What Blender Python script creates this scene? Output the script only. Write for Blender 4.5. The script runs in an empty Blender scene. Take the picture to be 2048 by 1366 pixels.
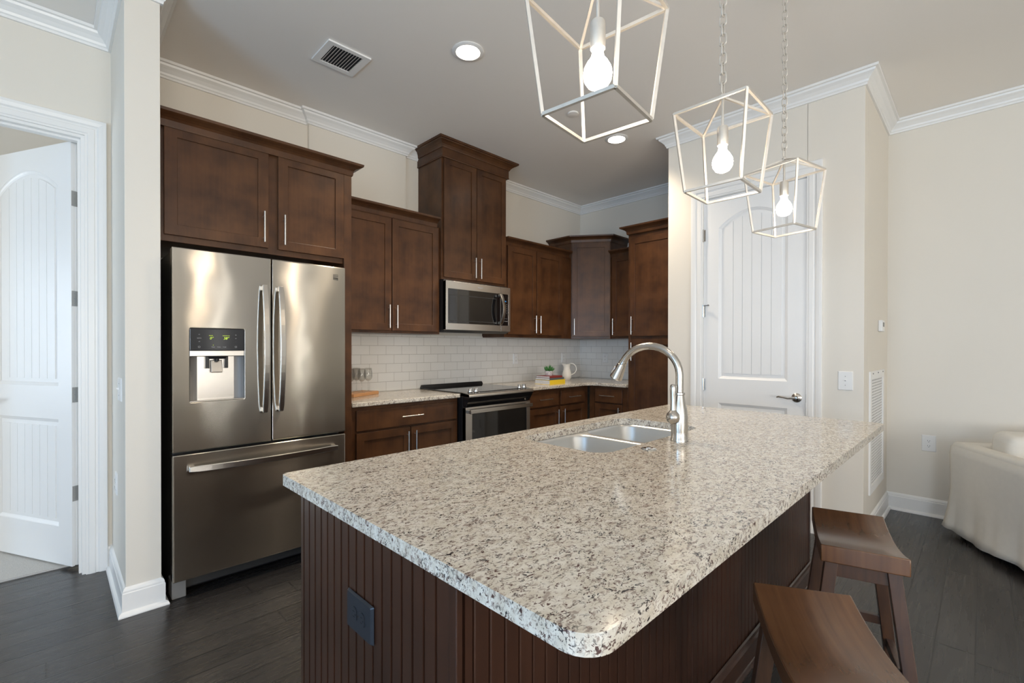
import bpy, bmesh, math, random
from mathutils import Vector, Matrix
R = math.radians
PI = math.pi
scene = bpy.context.scene
COL = scene.collection

# ------------------------------------------------------------------ camera
F_PX, CX, CY, YAW, CAM_H, PITCH, ROLL = 933.99, 1023.70, 699.61, 45.352, 1.2981, -0.005103, 0.0012665
t = R(YAW)
fwd_h = Vector((math.cos(t), math.sin(t), 0)); right = Vector((math.sin(t), -math.cos(t), 0)); up = Vector((0, 0, 1))
fwd = fwd_h * math.cos(PITCH) + up * math.sin(PITCH)
upc = up * math.cos(PITCH) - fwd_h * math.sin(PITCH)
rc = right * math.cos(ROLL) + upc * math.sin(ROLL)
uc = upc * math.cos(ROLL) - right * math.sin(ROLL)
cam = bpy.data.cameras.new('camera'); camo = bpy.data.objects.new('camera', cam); COL.objects.link(camo)
camo.matrix_world = Matrix(((rc.x, uc.x, -fwd.x, 0), (rc.y, uc.y, -fwd.y, 0), (rc.z, uc.z, -fwd.z, CAM_H), (0, 0, 0, 1)))
cam.sensor_fit = 'HORIZONTAL'; cam.sensor_width = 36.0; cam.lens = F_PX * 36.0 / 2048
cam.shift_x = -(CX - 1024) / 2048; cam.shift_y = (CY - 683) / 2048
cam.clip_start = 0.03
scene.camera = camo

# ------------------------------------------------------------------ world, exposure, daylight
scene.view_settings.view_transform = 'Standard'; scene.view_settings.look = 'None'
scene.view_settings.gamma = 1.0; scene.view_settings.use_curve_mapping = False
scene.view_settings.exposure = 0.10
w = bpy.data.worlds.new('world'); scene.world = w; w.use_nodes = True
bg = w.node_tree.nodes['Background']; bg.inputs[0].default_value = (0.62, 0.76, 1.0, 1); bg.inputs[1].default_value = 1.2
scene.cycles.max_bounces = 9; scene.cycles.diffuse_bounces = 7; scene.cycles.glossy_bounces = 4
scene.cycles.transmission_bounces = 8; scene.cycles.sample_clamp_indirect = 8.0
scene.cycles.use_denoising = True

def area(name, loc, rot, sx, sy, power, color):
    l = bpy.data.lights.new(name, 'AREA'); l.shape = 'RECTANGLE'; l.size = sx; l.size_y = sy
    l.energy = power; l.color = color
    o = bpy.data.objects.new(name, l); COL.objects.link(o); o.location = loc; o.rotation_euler = rot
    return o
# added area lamps for daylight at unseen, invented window openings (window_1 .. window_5)
area('daylight_rear_a', (-1.25, -4.75, 1.45), (R(128), 0, 0), 1.4, 1.9, 115, (1.0, 0.94, 0.85))  # rear and side lamps tilt upwards to brighten the ceiling
area('daylight_rear_b', (0.45, -4.75, 1.45), (R(128), 0, 0), 1.3, 1.9, 115, (1.0, 0.94, 0.85))
area('streak_lamp_a', (2.29, -4.68, 1.26), (R(90), 0, 0), .05, 2.28, 5, (1.0, 0.95, 0.85))  # added strip lamp, puts a bright streak on the refrigerator
area('streak_lamp_b', (3.84, -4.68, 1.26), (R(90), 0, 0), .07, 2.28, 7, (1.0, 0.97, 0.85))  # second added strip lamp for the refrigerator streaks
area('daylight_side_a', (-3.25, 0.6, 1.40), (R(112), 0, R(-90)), 1.5, 2.1, 110, (0.38, 0.66, 1.0))
area('daylight_side_b', (-3.25, -2.2, 1.40), (R(120), 0, R(-90)), 1.5, 2.1, 100, (0.70, 0.84, 1.0))
area('daylight_bedroom', (-3.75, 5.4, 1.5), (R(90), 0, R(-90)), 1.5, 1.6, 80, (0.78, 0.89, 1.0))

# ------------------------------------------------------------------ node materials
def newmat(name):
    m = bpy.data.materials.new(name); m.use_nodes = True
    nt = m.node_tree; return m, nt, nt.nodes['Principled BSDF'], nt.nodes.new, nt.links.new
def plain(name, col, rough=0.5, metal=0.0, noise=0.03, nscale=6.0, bump=0.0, bscale=80, spec=None, coat=0, emit=None, estr=0):
    m, nt, b, N, L = newmat(name)
    b.inputs['Roughness'].default_value = rough; b.inputs['Metallic'].default_value = metal
    tc = N('ShaderNodeTexCoord')
    n = N('ShaderNodeTexNoise'); n.inputs['Scale'].default_value = nscale; n.inputs['Detail'].default_value = 3
    L(tc.outputs['Object'], n.inputs['Vector'])
    mx = N('ShaderNodeMix'); mx.data_type = 'RGBA'
    mx.inputs['A'].default_value = (*[c * (1 - noise) for c in col], 1); mx.inputs['B'].default_value = (*[min(1, c * (1 + noise)) for c in col], 1)
    L(n.outputs['Fac'], mx.inputs['Factor']); L(mx.outputs['Result'], b.inputs['Base Color'])
    if bump:
        n2 = N('ShaderNodeTexNoise'); n2.inputs['Scale'].default_value = bscale; n2.inputs['Detail'].default_value = 2
        L(tc.outputs['Object'], n2.inputs['Vector'])
        bp = N('ShaderNodeBump'); bp.inputs['Strength'].default_value = bump; bp.inputs['Distance'].default_value = 0.002
        L(n2.outputs['Fac'], bp.inputs['Height']); L(bp.outputs['Normal'], b.inputs['Normal'])
    if spec is not None: b.inputs['Specular IOR Level'].default_value = spec
    if coat: b.inputs['Coat Weight'].default_value = coat
    if emit: b.inputs['Emission Color'].default_value = (*emit, 1); b.inputs['Emission Strength'].default_value = estr
    return m
def steel(name, col, rough, aniso=0.0, tang=(0, 0, 1), wave=0.0, wscale=(1, 1, 1)):
    m, nt, b, N, L = newmat(name)
    b.inputs['Metallic'].default_value = 1; b.inputs['Base Color'].default_value = (*col, 1)
    b.inputs['Roughness'].default_value = rough; b.inputs['Anisotropic'].default_value = aniso
    tc = N('ShaderNodeTexCoord')
    c = N('ShaderNodeCombineXYZ')
    for i in range(3): c.inputs[i].default_value = tang[i]
    if aniso: L(c.outputs[0], b.inputs['Tangent'])
    if wave:
        mp2 = N('ShaderNodeMapping'); mp2.inputs['Scale'].default_value = wscale
        L(tc.outputs['Object'], mp2.inputs['Vector'])
        n2 = N('ShaderNodeTexNoise'); n2.inputs['Scale'].default_value = 1; n2.inputs['Detail'].default_value = 1.0
        L(mp2.outputs[0], n2.inputs['Vector'])
        bp = N('ShaderNodeBump'); bp.inputs['Strength'].default_value = 1; bp.inputs['Distance'].default_value = wave
        L(n2.outputs['Fac'], bp.inputs['Height']); L(bp.outputs['Normal'], b.inputs['Normal'])
    return m
def wood(name, c1, c2, rough, grain=(30, 30, 1.5), blotch=5.0, coat=0.0, bump=0.05, gmix=0.35, spec=0.5):
    m, nt, b, N, L = newmat(name)
    tc = N('ShaderNodeTexCoord')
    mp = N('ShaderNodeMapping'); mp.inputs['Scale'].default_value = grain; L(tc.outputs['Object'], mp.inputs['Vector'])
    g = N('ShaderNodeTexNoise'); g.inputs['Scale'].default_value = 2.0; g.inputs['Detail'].default_value = 6; g.inputs['Distortion'].default_value = 0.6
    L(mp.outputs[0], g.inputs['Vector'])
    bl = N('ShaderNodeTexNoise'); bl.inputs['Scale'].default_value = blotch; bl.inputs['Detail'].default_value = 3
    L(tc.outputs['Object'], bl.inputs['Vector'])
    ad = N('ShaderNodeMix'); ad.data_type = 'FLOAT'; ad.inputs['Factor'].default_value = gmix
    L(bl.outputs['Fac'], ad.inputs['A']); L(g.outputs['Fac'], ad.inputs['B'])
    cr = N('ShaderNodeValToRGB'); cr.color_ramp.elements[0].position = 0.30; cr.color_ramp.elements[1].position = 0.70
    cr.color_ramp.elements[0].color = (*c1, 1); cr.color_ramp.elements[1].color = (*c2, 1)
    L(ad.outputs['Result'], cr.inputs['Fac']); L(cr.outputs['Color'], b.inputs['Base Color'])
    b.inputs['Specular IOR Level'].default_value = spec
    b.inputs['Roughness'].default_value = rough; b.inputs['Coat Weight'].default_value = coat; b.inputs['Coat Roughness'].default_value = 0.15
    bp = N('ShaderNodeBump'); bp.inputs['Strength'].default_value = bump; bp.inputs['Distance'].default_value = 0.002
    L(g.outputs['Fac'], bp.inputs['Height']); L(bp.outputs['Normal'], b.inputs['Normal'])
    return m
def granite():
    m, nt, b, N, L = newmat('granite')
    tc = N('ShaderNodeTexCoord')
    mp = N('ShaderNodeMapping'); mp.inputs['Scale'].default_value = (1.0, 1.55, 1.2); mp.inputs['Rotation'].default_value = (0.1, 0.0, R(12))
    L(tc.outputs['Object'], mp.inputs['Vector'])
    def noise(s, d, dist=0.0, rough=0.5):
        n = N('ShaderNodeTexNoise'); n.inputs['Scale'].default_value = s; n.inputs['Detail'].default_value = d
        n.inputs['Distortion'].default_value = dist; n.inputs['Roughness'].default_value = rough
        L(mp.outputs[0], n.inputs['Vector']); return n
    def ramp(src, p0, p1):
        r = N('ShaderNodeMapRange'); r.inputs['From Min'].default_value = p0; r.inputs['From Max'].default_value = p1; r.clamp = True
        L(src, r.inputs['Value']); return r.outputs[0]
    def mix(fac, a, bcol):
        x = N('ShaderNodeMix'); x.data_type = 'RGBA'; L(fac, x.inputs['Factor'])
        if isinstance(a, tuple): x.inputs['A'].default_value = (*a, 1)
        else: L(a, x.inputs['A'])
        x.inputs['B'].default_value = (*bcol, 1); return x.outputs['Result']
    base = mix(ramp(noise(34, 4).outputs['Fac'], 0.35, 0.65), (0.585, 0.53, 0.44), (0.715, 0.675, 0.60))
    grey = mix(ramp(noise(58, 5, 0.8, 0.60).outputs['Fac'], 0.54, 0.62), base, (0.36, 0.30, 0.255))
    brown = mix(ramp(noise(95, 5, 1.2, 0.62).outputs['Fac'], 0.568, 0.615), grey, (0.105, 0.060, 0.052))
    cl = ramp(noise(16, 3).outputs['Fac'], 0.38, 0.58)
    fine = ramp(noise(75, 6, 1.4, 0.60).outputs['Fac'], 0.560, 0.602)
    mu = N('ShaderNodeMath'); mu.operation = 'MULTIPLY'; L(cl, mu.inputs[0]); L(fine, mu.inputs[1])
    black = mix(mu.outputs[0], brown, (0.030, 0.027, 0.030))
    L(black, b.inputs['Base Color'])
    b.inputs['Roughness'].default_value = 0.12; b.inputs['Specular IOR Level'].default_value = 0.5
    return m
def floor_mat():
    m, nt, b, N, L = newmat('dark_plank_floor')
    g = N('ShaderNodeNewGeometry'); sep = N('ShaderNodeSeparateXYZ'); L(g.outputs['Position'], sep.inputs[0])
    def math_(op, a, c=None):
        n = N('ShaderNodeMath'); n.operation = op
        for i, v in enumerate((a, c)):
            if v is None: continue
            if isinstance(v, (int, float)): n.inputs[i].default_value = v
            else: L(v, n.inputs[i])
        return n.outputs[0]
    W = 0.1275
    yy = math_('DIVIDE', math_('SUBTRACT', sep.outputs['Y'], 0.0215), W)
    row = math_('FLOOR', yy); fy = math_('SUBTRACT', yy, row)
    wn = N('ShaderNodeTexWhiteNoise'); wn.noise_dimensions = '1D'; L(row, wn.inputs['W'])
    xx = math_('ADD', math_('DIVIDE', sep.outputs['X'], 0.95), math_('MULTIPLY', wn.outputs['Value'], 7.0))
    colx = math_('FLOOR', xx); fx = math_('SUBTRACT', xx, colx)
    cmb = N('ShaderNodeCombineXYZ'); L(row, cmb.inputs[0]); L(colx, cmb.inputs[1])
    wn2 = N('ShaderNodeTexWhiteNoise'); wn2.noise_dimensions = '3D'; L(cmb.outputs[0], wn2.inputs['Vector'])
    ey = math_('MULTIPLY', math_('MINIMUM', fy, math_('SUBTRACT', 1.0, fy)), W)
    ex = math_('MULTIPLY', math_('MINIMUM', fx, math_('SUBTRACT', 1.0, fx)), 0.95)
    def gap(v, width):
        r = N('ShaderNodeMapRange'); r.inputs['From Min'].default_value = 0.0; r.inputs['From Max'].default_value = width
        r.clamp = True; L(v, r.inputs['Value']); return r.outputs[0]
    ed = math_('MINIMUM', gap(ey, 0.0035), gap(ex, 0.004))
    mp = N('ShaderNodeMapping'); mp.inputs['Scale'].default_value = (1.2, 22, 1); L(g.outputs['Position'], mp.inputs['Vector'])
    n = N('ShaderNodeTexNoise'); n.inputs['Scale'].default_value = 2.5; n.inputs['Detail'].default_value = 7; n.inputs['Distortion'].default_value = .4
    L(mp.outputs[0], n.inputs['Vector'])
    tone = math_('ADD', math_('MULTIPLY', wn2.outputs['Value'], 0.55), math_('MULTIPLY', n.outputs['Fac'], 0.3))
    cr = N('ShaderNodeValToRGB'); cr.color_ramp.elements[0].color = (0.016, 0.014, 0.0135, 1); cr.color_ramp.elements[1].color = (0.045, 0.040, 0.037, 1)
    L(tone, cr.inputs['Fac'])
    mx = N('ShaderNodeMix'); mx.data_type = 'RGBA'; mx.inputs['A'].default_value = (0.006, 0.006, 0.006, 1)
    L(ed, mx.inputs['Factor']); L(cr.outputs['Color'], mx.inputs['B']); L(mx.outputs['Result'], b.inputs['Base Color'])
    rr = N('ShaderNodeMapRange'); rr.inputs['To Min'].default_value = 0.20; rr.inputs['To Max'].default_value = 0.36
    L(n.outputs['Fac'], rr.inputs['Value']); L(rr.outputs[0], b.inputs['Roughness'])
    hh = math_('ADD', math_('MULTIPLY', ed, 1.0), math_('ADD', math_('MULTIPLY', n.outputs['Fac'], 0.06), math_('MULTIPLY', wn2.outputs['Value'], 0.1)))
    bp = N('ShaderNodeBump'); bp.inputs['Strength'].default_value = 0.6; bp.inputs['Distance'].default_value = 0.0012
    L(hh, bp.inputs['Height']); L(bp.outputs['Normal'], b.inputs['Normal'])
    b.inputs['Specular IOR Level'].default_value = 0.6
    return m
def tile_mat():
    m, nt, b, N, L = newmat('white_subway_tile')
    tc = N('ShaderNodeTexCoord'); sep = N('ShaderNodeSeparateXYZ'); L(tc.outputs['Object'], sep.inputs[0])
    cmb = N('ShaderNodeCombineXYZ'); L(sep.outputs['X'], cmb.inputs[0]); L(sep.outputs['Z'], cmb.inputs[1])
    br = N('ShaderNodeTexBrick'); br.offset = 0.5; br.offset_frequency = 2; br.squash = 1.0
    br.inputs['Scale'].default_value = 1.0; br.inputs['Brick Width'].default_value = 0.157; br.inputs['Row Height'].default_value = 0.0793
    br.inputs['Mortar Size'].default_value = 0.0012; br.inputs['Mortar Smooth'].default_value = 0.2; br.inputs['Bias'].default_value = 0
    br.inputs['Color1'].default_value = (0.76, 0.74, 0.70, 1); br.inputs['Color2'].default_value = (0.80, 0.785, 0.75, 1); br.inputs['Mortar'].default_value = (0.42, 0.39, 0.35, 1)
    L(cmb.outputs[0], br.inputs['Vector']); L(br.outputs['Color'], b.inputs['Base Color'])
    b.inputs['Roughness'].default_value = 0.12
    bp = N('ShaderNodeBump'); bp.invert = True; bp.inputs['Strength'].default_value = 0.8; bp.inputs['Distance'].default_value = 0.002
    L(br.outputs['Fac'], bp.inputs['Height'])
    # each tile tilts a touch
    n = N('ShaderNodeTexNoise'); n.inputs['Scale'].default_value = 5; L(tc.outputs['Object'], n.inputs['Vector'])
    bp2 = N('ShaderNodeBump'); bp2.inputs['Strength'].default_value = 0.15; bp2.inputs['Distance'].default_value = 0.01
    L(n.outputs['Fac'], bp2.inputs['Height']); L(bp2.outputs['Normal'], bp.inputs['Normal']); L(bp.outputs['Normal'], b.inputs['Normal'])
    return m
def marble_mat():
    m, nt, b, N, L = newmat('marbled_ceramic')
    tc = N('ShaderNodeTexCoord'); n = N('ShaderNodeTexNoise'); n.inputs['Scale'].default_value = 22; n.inputs['Detail'].default_value = 4; n.inputs['Distortion'].default_value = 2
    L(tc.outputs['Object'], n.inputs['Vector']); cr = N('ShaderNodeValToRGB')
    e = cr.color_ramp.elements; e[0].position = 0.44; e[0].color = (0.75, 0.73, 0.7, 1); e[1].position = 0.56; e[1].color = (0.75, 0.73, 0.7, 1)
    x = e.new(0.5); x.color = (0.28, 0.28, 0.28, 1)
    L(n.outputs['Fac'], cr.inputs['Fac']); L(cr.outputs['Color'], b.inputs['Base Color']); b.inputs['Roughness'].default_value = 0.3
    return m
def glass_mat(name, tint=(1, 1, 1), rough=0.0):
    m, nt, b, N, L = newmat(name)
    b.inputs['Transmission Weight'].default_value = 1; b.inputs['Roughness'].default_value = rough
    b.inputs['Base Color'].default_value = (*tint, 1); b.inputs['IOR'].default_value = 1.45
    return m
def emit_mat(name, col, strength):
    m = bpy.data.materials.new(name); m.use_nodes = True; nt = m.node_tree; nt.nodes.clear()
    e = nt.nodes.new('ShaderNodeEmission'); e.inputs[0].default_value = (*col, 1); e.inputs[1].default_value = strength
    o = nt.nodes.new('ShaderNodeOutputMaterial'); nt.links.new(e.outputs[0], o.inputs[0]); return m

M = {}
M['wall'] = plain('cream_wall_paint', (0.765, 0.715, 0.635), 0.6, noise=0.01, nscale=2, bump=0.06, bscale=220)
M['ceiling'] = plain('white_ceiling_paint', (0.88, 0.84, 0.79), 0.8, noise=0.01, nscale=2, bump=0.05, bscale=160)
M['trim'] = plain('white_trim_paint', (0.85, 0.84, 0.82), 0.32, noise=0.008)
M['door'] = plain('white_door_paint', (0.85, 0.845, 0.835), 0.35, noise=0.008)
M['cab'] = wood('dark_stained_maple', (0.040, 0.0165, 0.0080), (0.112, 0.047, 0.0185), 0.33, blotch=6.5, coat=0.0, gmix=0.22, spec=0.36)
M['cab_end'] = wood('espresso_beadboard', (0.028, 0.013, 0.0085), (0.062, 0.025, 0.014), 0.30, grain=(25, 25, 1.2), blotch=3, coat=0.3)
M['stool'] = wood('walnut_stool_seat', (0.085, 0.036, 0.017), (0.185, 0.082, 0.034), 0.26, grain=(1.5, 22, 0.0), blotch=5, coat=0.35, gmix=0.6)
M['stool_leg'] = wood('walnut_stool_leg', (0.035, 0.016, 0.010), (0.105, 0.048, 0.023), 0.34, grain=(22, 22, 1.5), blotch=6, coat=0.15, gmix=0.6)
M['board'] = wood('light_wood_board', (0.42, 0.20, 0.085), (0.60, 0.33, 0.15), 0.45, grain=(2, 30, 30), blotch=5, gmix=0.6)
M['granite'] = granite()
M['floor'] = floor_mat()
M['tile'] = tile_mat()
M['marble'] = marble_mat()
M['steel'] = steel('brushed_stainless_door', (0.58, 0.545, 0.49), 0.20, aniso=1.0, tang=(0, 0, 1), wave=0.0045, wscale=(3.4, 1, 3.4))
M['steel2'] = steel('brushed_stainless_trim', (0.60, 0.57, 0.53), 0.27, aniso=0.5, tang=(1, 0, 0))
M['nickel'] = steel('brushed_nickel', (0.52, 0.495, 0.46), 0.25)
M['handle_steel'] = steel('satin_bar_pull', (0.74, 0.71, 0.66), 0.28)
M['sinksteel'] = steel('sink_stainless', (0.60, 0.60, 0.59), 0.36)
M['chrome'] = steel('polished_chrome', (0.8, 0.8, 0.8), 0.08)
M['silverleaf'] = plain('silver_leaf_metal', (0.66, 0.62, 0.56), 0.42, metal=0.55, noise=0.12, nscale=40)
M['black'] = plain('black_plastic', (0.010, 0.010, 0.011), 0.30)
M['blackglass'] = plain('black_glass', (0.006, 0.006, 0.007), 0.05, noise=0, spec=0.8)
M['panelglass'] = plain('dark_grey_control_glass', (0.022, 0.022, 0.024), 0.12, noise=0)
M['darkgrey'] = plain('dark_grey_enamel', (0.035, 0.034, 0.033), 0.42)
M['greyplastic'] = plain('grey_plastic', (0.20, 0.19, 0.18), 0.45)
M['whiteplastic'] = plain('white_plastic', (0.80, 0.79, 0.77), 0.35, noise=0.004)
M['outletdark'] = plain('dark_metal_cover_plate', (0.040, 0.045, 0.055), 0.30, metal=0.4)
M['slot'] = plain('slot_black', (0.012, 0.012, 0.012), 0.6)
M['carpet'] = plain('pale_carpet', (0.56, 0.54, 0.51), 0.95, noise=0.22, nscale=220, bump=1.0, bscale=160)
M['linen'] = plain('white_linen_slipcover', (0.72, 0.68, 0.61), 0.9, noise=0.04, nscale=30, bump=0.35, bscale=420)
M['ceramic'] = plain('white_glazed_ceramic', (0.80, 0.78, 0.74), 0.14, noise=0.0)
M['leaf'] = plain('succulent_green', (0.055, 0.19, 0.05), 0.4, noise=0.5, nscale=30)
M['soil'] = plain('dark_soil', (0.03, 0.02, 0.015), 0.9)
M['paper'] = plain('page_edges', (0.66, 0.65, 0.64), 0.8, noise=0.12, nscale=60)
M['yellow'] = plain('yellow_cover', (0.80, 0.56, 0.03), 0.4)
M['red'] = plain('dark_red_cover', (0.24, 0.035, 0.03), 0.45)
M['grey'] = plain('slate_grey_cover', (0.10, 0.125, 0.13), 0.45)
def thin_glass_mat():
    m = bpy.data.materials.new('clear_glass'); m.use_nodes = True; nt = m.node_tree; nt.nodes.clear()
    tr = nt.nodes.new('ShaderNodeBsdfTransparent'); tr.inputs[0].default_value = (.97, .975, .97, 1); gl = nt.nodes.new('ShaderNodeBsdfGlossy'); gl.inputs['Roughness'].default_value = 0.03
    lw = nt.nodes.new('ShaderNodeLayerWeight'); lw.inputs['Blend'].default_value = .25
    ml = nt.nodes.new('ShaderNodeMath'); ml.operation = 'MULTIPLY_ADD'; ml.inputs[1].default_value = .38; ml.inputs[2].default_value = .04
    mx = nt.nodes.new('ShaderNodeMixShader'); o = nt.nodes.new('ShaderNodeOutputMaterial')
    nt.links.new(lw.outputs['Facing'], ml.inputs[0]); nt.links.new(ml.outputs[0], mx.inputs[0]); nt.links.new(tr.outputs[0], mx.inputs[1]); nt.links.new(gl.outputs[0], mx.inputs[2]); nt.links.new(mx.outputs[0], o.inputs[0]); return m
M['glass'] = thin_glass_mat()
M['bulb'] = emit_mat('glowing_bulb', (1.0, 0.82, 0.62), 54)
M['downlight'] = emit_mat('glowing_lens', (1.0, 0.90, 0.76), 26)
M['lcd'] = emit_mat('lime_digits', (0.75, 1.0, 0.10), 1.1)
M['ledblue'] = emit_mat('blue_digits', (0.06, 0.34, 0.75), 0.8)
M['print'] = plain('pale_grey_print', (0.45, 0.45, 0.45), 0.5)
M['bronze'] = plain('logo_dark_print', (0.13, 0.115, 0.095), 0.4)
M['tan'] = plain('slot_shade_tan', (0.13, 0.105, 0.075), 0.9)  # dark tan painted for the shade inside the grille slots
M['lawn'] = plain('grass', (0.10, 0.16, 0.05), 0.9, noise=0.3)

# ------------------------------------------------------------------ mesh helpers
class MB:
    def __init__(s): s.bm = bmesh.new()
    def box(s, x0, x1, y0, y1, z0, z1):
        v = [s.bm.verts.new(p) for p in ((x0, y0, z0), (x1, y0, z0), (x1, y1, z0), (x0, y1, z0), (x0, y0, z1), (x1, y0, z1), (x1, y1, z1), (x0, y1, z1))]
        for f in ((0, 3, 2, 1), (4, 5, 6, 7), (0, 1, 5, 4), (1, 2, 6, 5), (2, 3, 7, 6), (3, 0, 4, 7)): s.bm.faces.new([v[i] for i in f])
        return s
    def hexa(s, bot, top):
        v = [s.bm.verts.new(p) for p in list(bot) + list(top)]
        for f in ((0, 3, 2, 1), (4, 5, 6, 7), (0, 1, 5, 4), (1, 2, 6, 5), (2, 3, 7, 6), (3, 0, 4, 7)): s.bm.faces.new([v[i] for i in f])
        return s
    def prism(s, poly, z0, z1):
        a = [s.bm.verts.new((x, y, z0)) for x, y in poly]; b = [s.bm.verts.new((x, y, z1)) for x, y in poly]
        s.bm.faces.new(a[::-1]); s.bm.faces.new(b); n = len(poly)
        for i in range(n): s.bm.faces.new((a[i], a[(i + 1) % n], b[(i + 1) % n], b[i]))
        return s
    def bar(s, p, q, w, h=None, roll=None):
        p = Vector(p); q = Vector(q); h = h or w; d = (q - p).normalized()
        ref = Vector(roll) if roll else (Vector((0, 0, 1)) if abs(d.z) < .9 else Vector((1, 0, 0)))
        a = d.cross(ref).normalized(); b = a.cross(d).normalized()
        def c(o): return [o + a * (sx * w / 2) + b * (sy * h / 2) for sx, sy in ((-1, -1), (1, -1), (1, 1), (-1, 1))]
        return s.hexa(c(p), c(q))
    def tube(s, pts, r, seg=12, closed=False, rads=None, sx=1.0):
        pts = [Vector(p) for p in pts]; n = len(pts); rings = []
        nrm = None
        for i, p in enumerate(pts):
            if closed: d = (pts[(i + 1) % n] - pts[i - 1]).normalized()
            else: d = (pts[min(i + 1, n - 1)] - pts[max(i - 1, 0)]).normalized()
            if nrm is None:
                nrm = d.cross(Vector((0, 0, 1)));
                if nrm.length < .1: nrm = d.cross(Vector((1, 0, 0)))
            nrm = (nrm - d * nrm.dot(d)).normalized(); bn = d.cross(nrm)
            rr = rads[i] if rads else r
            rings.append([s.bm.verts.new(p + (nrm * math.cos(2 * PI * k / seg) * sx + bn * math.sin(2 * PI * k / seg)) * rr) for k in range(seg)])
        m = n if closed else n - 1
        for i in range(m):
            A, B = rings[i], rings[(i + 1) % n]
            for k in range(seg): s.bm.faces.new((A[k], A[(k + 1) % seg], B[(k + 1) % seg], B[k]))
        if not closed: s.bm.faces.new(rings[0][::-1]); s.bm.faces.new(rings[-1])
        return s
    def lathe(s, prof, c=(0, 0, 0), seg=32, cap=True, axis='z'):
        rings = []
        for r, z in prof:
            ring = []
            for k in range(seg):
                a = 2 * PI * k / seg; x, y = r * math.cos(a), r * math.sin(a)
                if axis == 'z': p = (c[0] + x, c[1] + y, c[2] + z)
                elif axis == 'y': p = (c[0] + x, c[1] + z, c[2] + y)
                else: p = (c[0] + z, c[1] + x, c[2] + y)
                ring.append(s.bm.verts.new(p))
            rings.append(ring)
        for A, B in zip(rings, rings[1:]):
            for k in range(seg): s.bm.faces.new((A[k], A[(k + 1) % seg], B[(k + 1) % seg], B[k]))
        if cap:
            if prof[0][0] > 1e-6: s.bm.faces.new(rings[0][::-1])
            if prof[-1][0] > 1e-6: s.bm.faces.new(rings[-1])
        return s
    def build(s, name, m, parent=None, bevel=0, smooth=False, loc=None, rot=None, bseg=2, subsurf=0, angle=30):
        bmesh.ops.remove_doubles(s.bm, verts=s.bm.verts, dist=1e-6)
        bmesh.ops.recalc_face_normals(s.bm, faces=s.bm.faces)
        me = bpy.data.meshes.new(name); s.bm.to_mesh(me); s.bm.free()
        if isinstance(m, str): m = M[m]
        me.materials.append(m)
        if smooth:
            for p in me.polygons: p.use_smooth = True
        o = bpy.data.objects.new(name, me); COL.objects.link(o)
        if parent: o.parent = parent
        if loc: o.location = loc
        if rot: o.rotation_euler = rot
        if subsurf:
            sm = o.modifiers.new('subsurf', 'SUBSURF'); sm.levels = subsurf; sm.render_levels = subsurf
        if bevel:
            bv = o.modifiers.new('bevel', 'BEVEL'); bv.width = bevel; bv.segments = bseg; bv.limit_method = 'ANGLE'; bv.angle_limit = R(angle)
            bv.harden_normals = False
        if smooth == 'auto':
            try:
                me.set_sharp_from_angle(angle=R(35))
            except Exception: pass
        return o
def boxo(name, m, x0, x1, y0, y1, z0, z1, parent=None, bevel=0, **k):
    return MB().box(x0, x1, y0, y1, z0, z1).build(name, m, parent, bevel, **k)
def empty(name, loc=(0, 0, 0), rz=0, parent=None):
    o = bpy.data.objects.new(name, None); COL.objects.link(o); o.location = loc; o.rotation_euler = (0, 0, rz); o.empty_display_size = 0.1
    if parent: o.parent = parent
    return o
def tag(o, label=None, cat=None, group=None, kind=None):
    if label: o['label'] = label
    if cat: o['category'] = cat
    if group: o['group'] = group
    if kind: o['kind'] = kind
    return o
def thing(name, label, cat, loc=(0, 0, 0), rz=0, group=None): return tag(empty(name, loc, rz), label, cat, group)
def struct(o, label=None): o['kind'] = 'structure'; (label and o.__setitem__('label', label)); return o
def copy_tree(o, parent=None):
    c = o.copy(); COL.objects.link(c)
    if parent: c.parent = parent
    for ch in [x for x in o.children]: copy_tree(ch, c)
    return c
def offset_path(path, o, closed=False):
    n = len(path); out = []
    def nrm(a, b):
        dx, dy = b[0] - a[0], b[1] - a[1]; l = math.hypot(dx, dy); return (dy / l, -dx / l)
    for i, p in enumerate(path):
        if closed or 0 < i < n - 1:
            n1 = nrm(path[i - 1], p); n2 = nrm(p, path[(i + 1) % n])
            mx, my = n1[0] + n2[0], n1[1] + n2[1]; k = 2.0 / (mx * mx + my * my)
            out.append((p[0] + mx * k * o, p[1] + my * k * o))
        else:
            q = nrm(p, path[1]) if i == 0 else nrm(path[-2], p)
            out.append((p[0] + q[0] * o, p[1] + q[1] * o))
    return out
def sweep(mb, path, prof, closed=False, mapf=lambda a, b, t: (a, b, t)):
    """prof: (offset to the right of travel, third coordinate), a closed outline"""
    cols = [[mb.bm.verts.new(mapf(x, y, tt)) for x, y in offset_path(path, o, closed)] for o, tt in prof]
    n = len(path); m = len(prof)
    for j in range(m):
        A, B = cols[j], cols[(j + 1) % m]
        for i in range(n if closed else n - 1): mb.bm.faces.new((A[i], A[(i + 1) % n], B[(i + 1) % n], B[i]))
    if not closed:
        mb.bm.faces.new([c[0] for c in cols]); mb.bm.faces.new([c[-1] for c in cols][::-1])
    return mb
def rrect(x0, x1, y0, y1, r, seg=6):
    if not isinstance(r, (tuple, list)): r = (r,) * 4
    out = []
    for (cx, cy, a0), rr in zip(((x1, y1, 0), (x0, y1, 90), (x0, y0, 180), (x1, y0, 270)), r):
        sx = -1 if cx == x1 else 1; sy = -1 if cy == y1 else 1
        for k in range(seg + 1):
            a = R(a0 + 90 * k / seg); out.append((cx + sx * rr + rr * math.cos(a), cy + sy * rr + rr * math.sin(a)))
    return out
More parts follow.
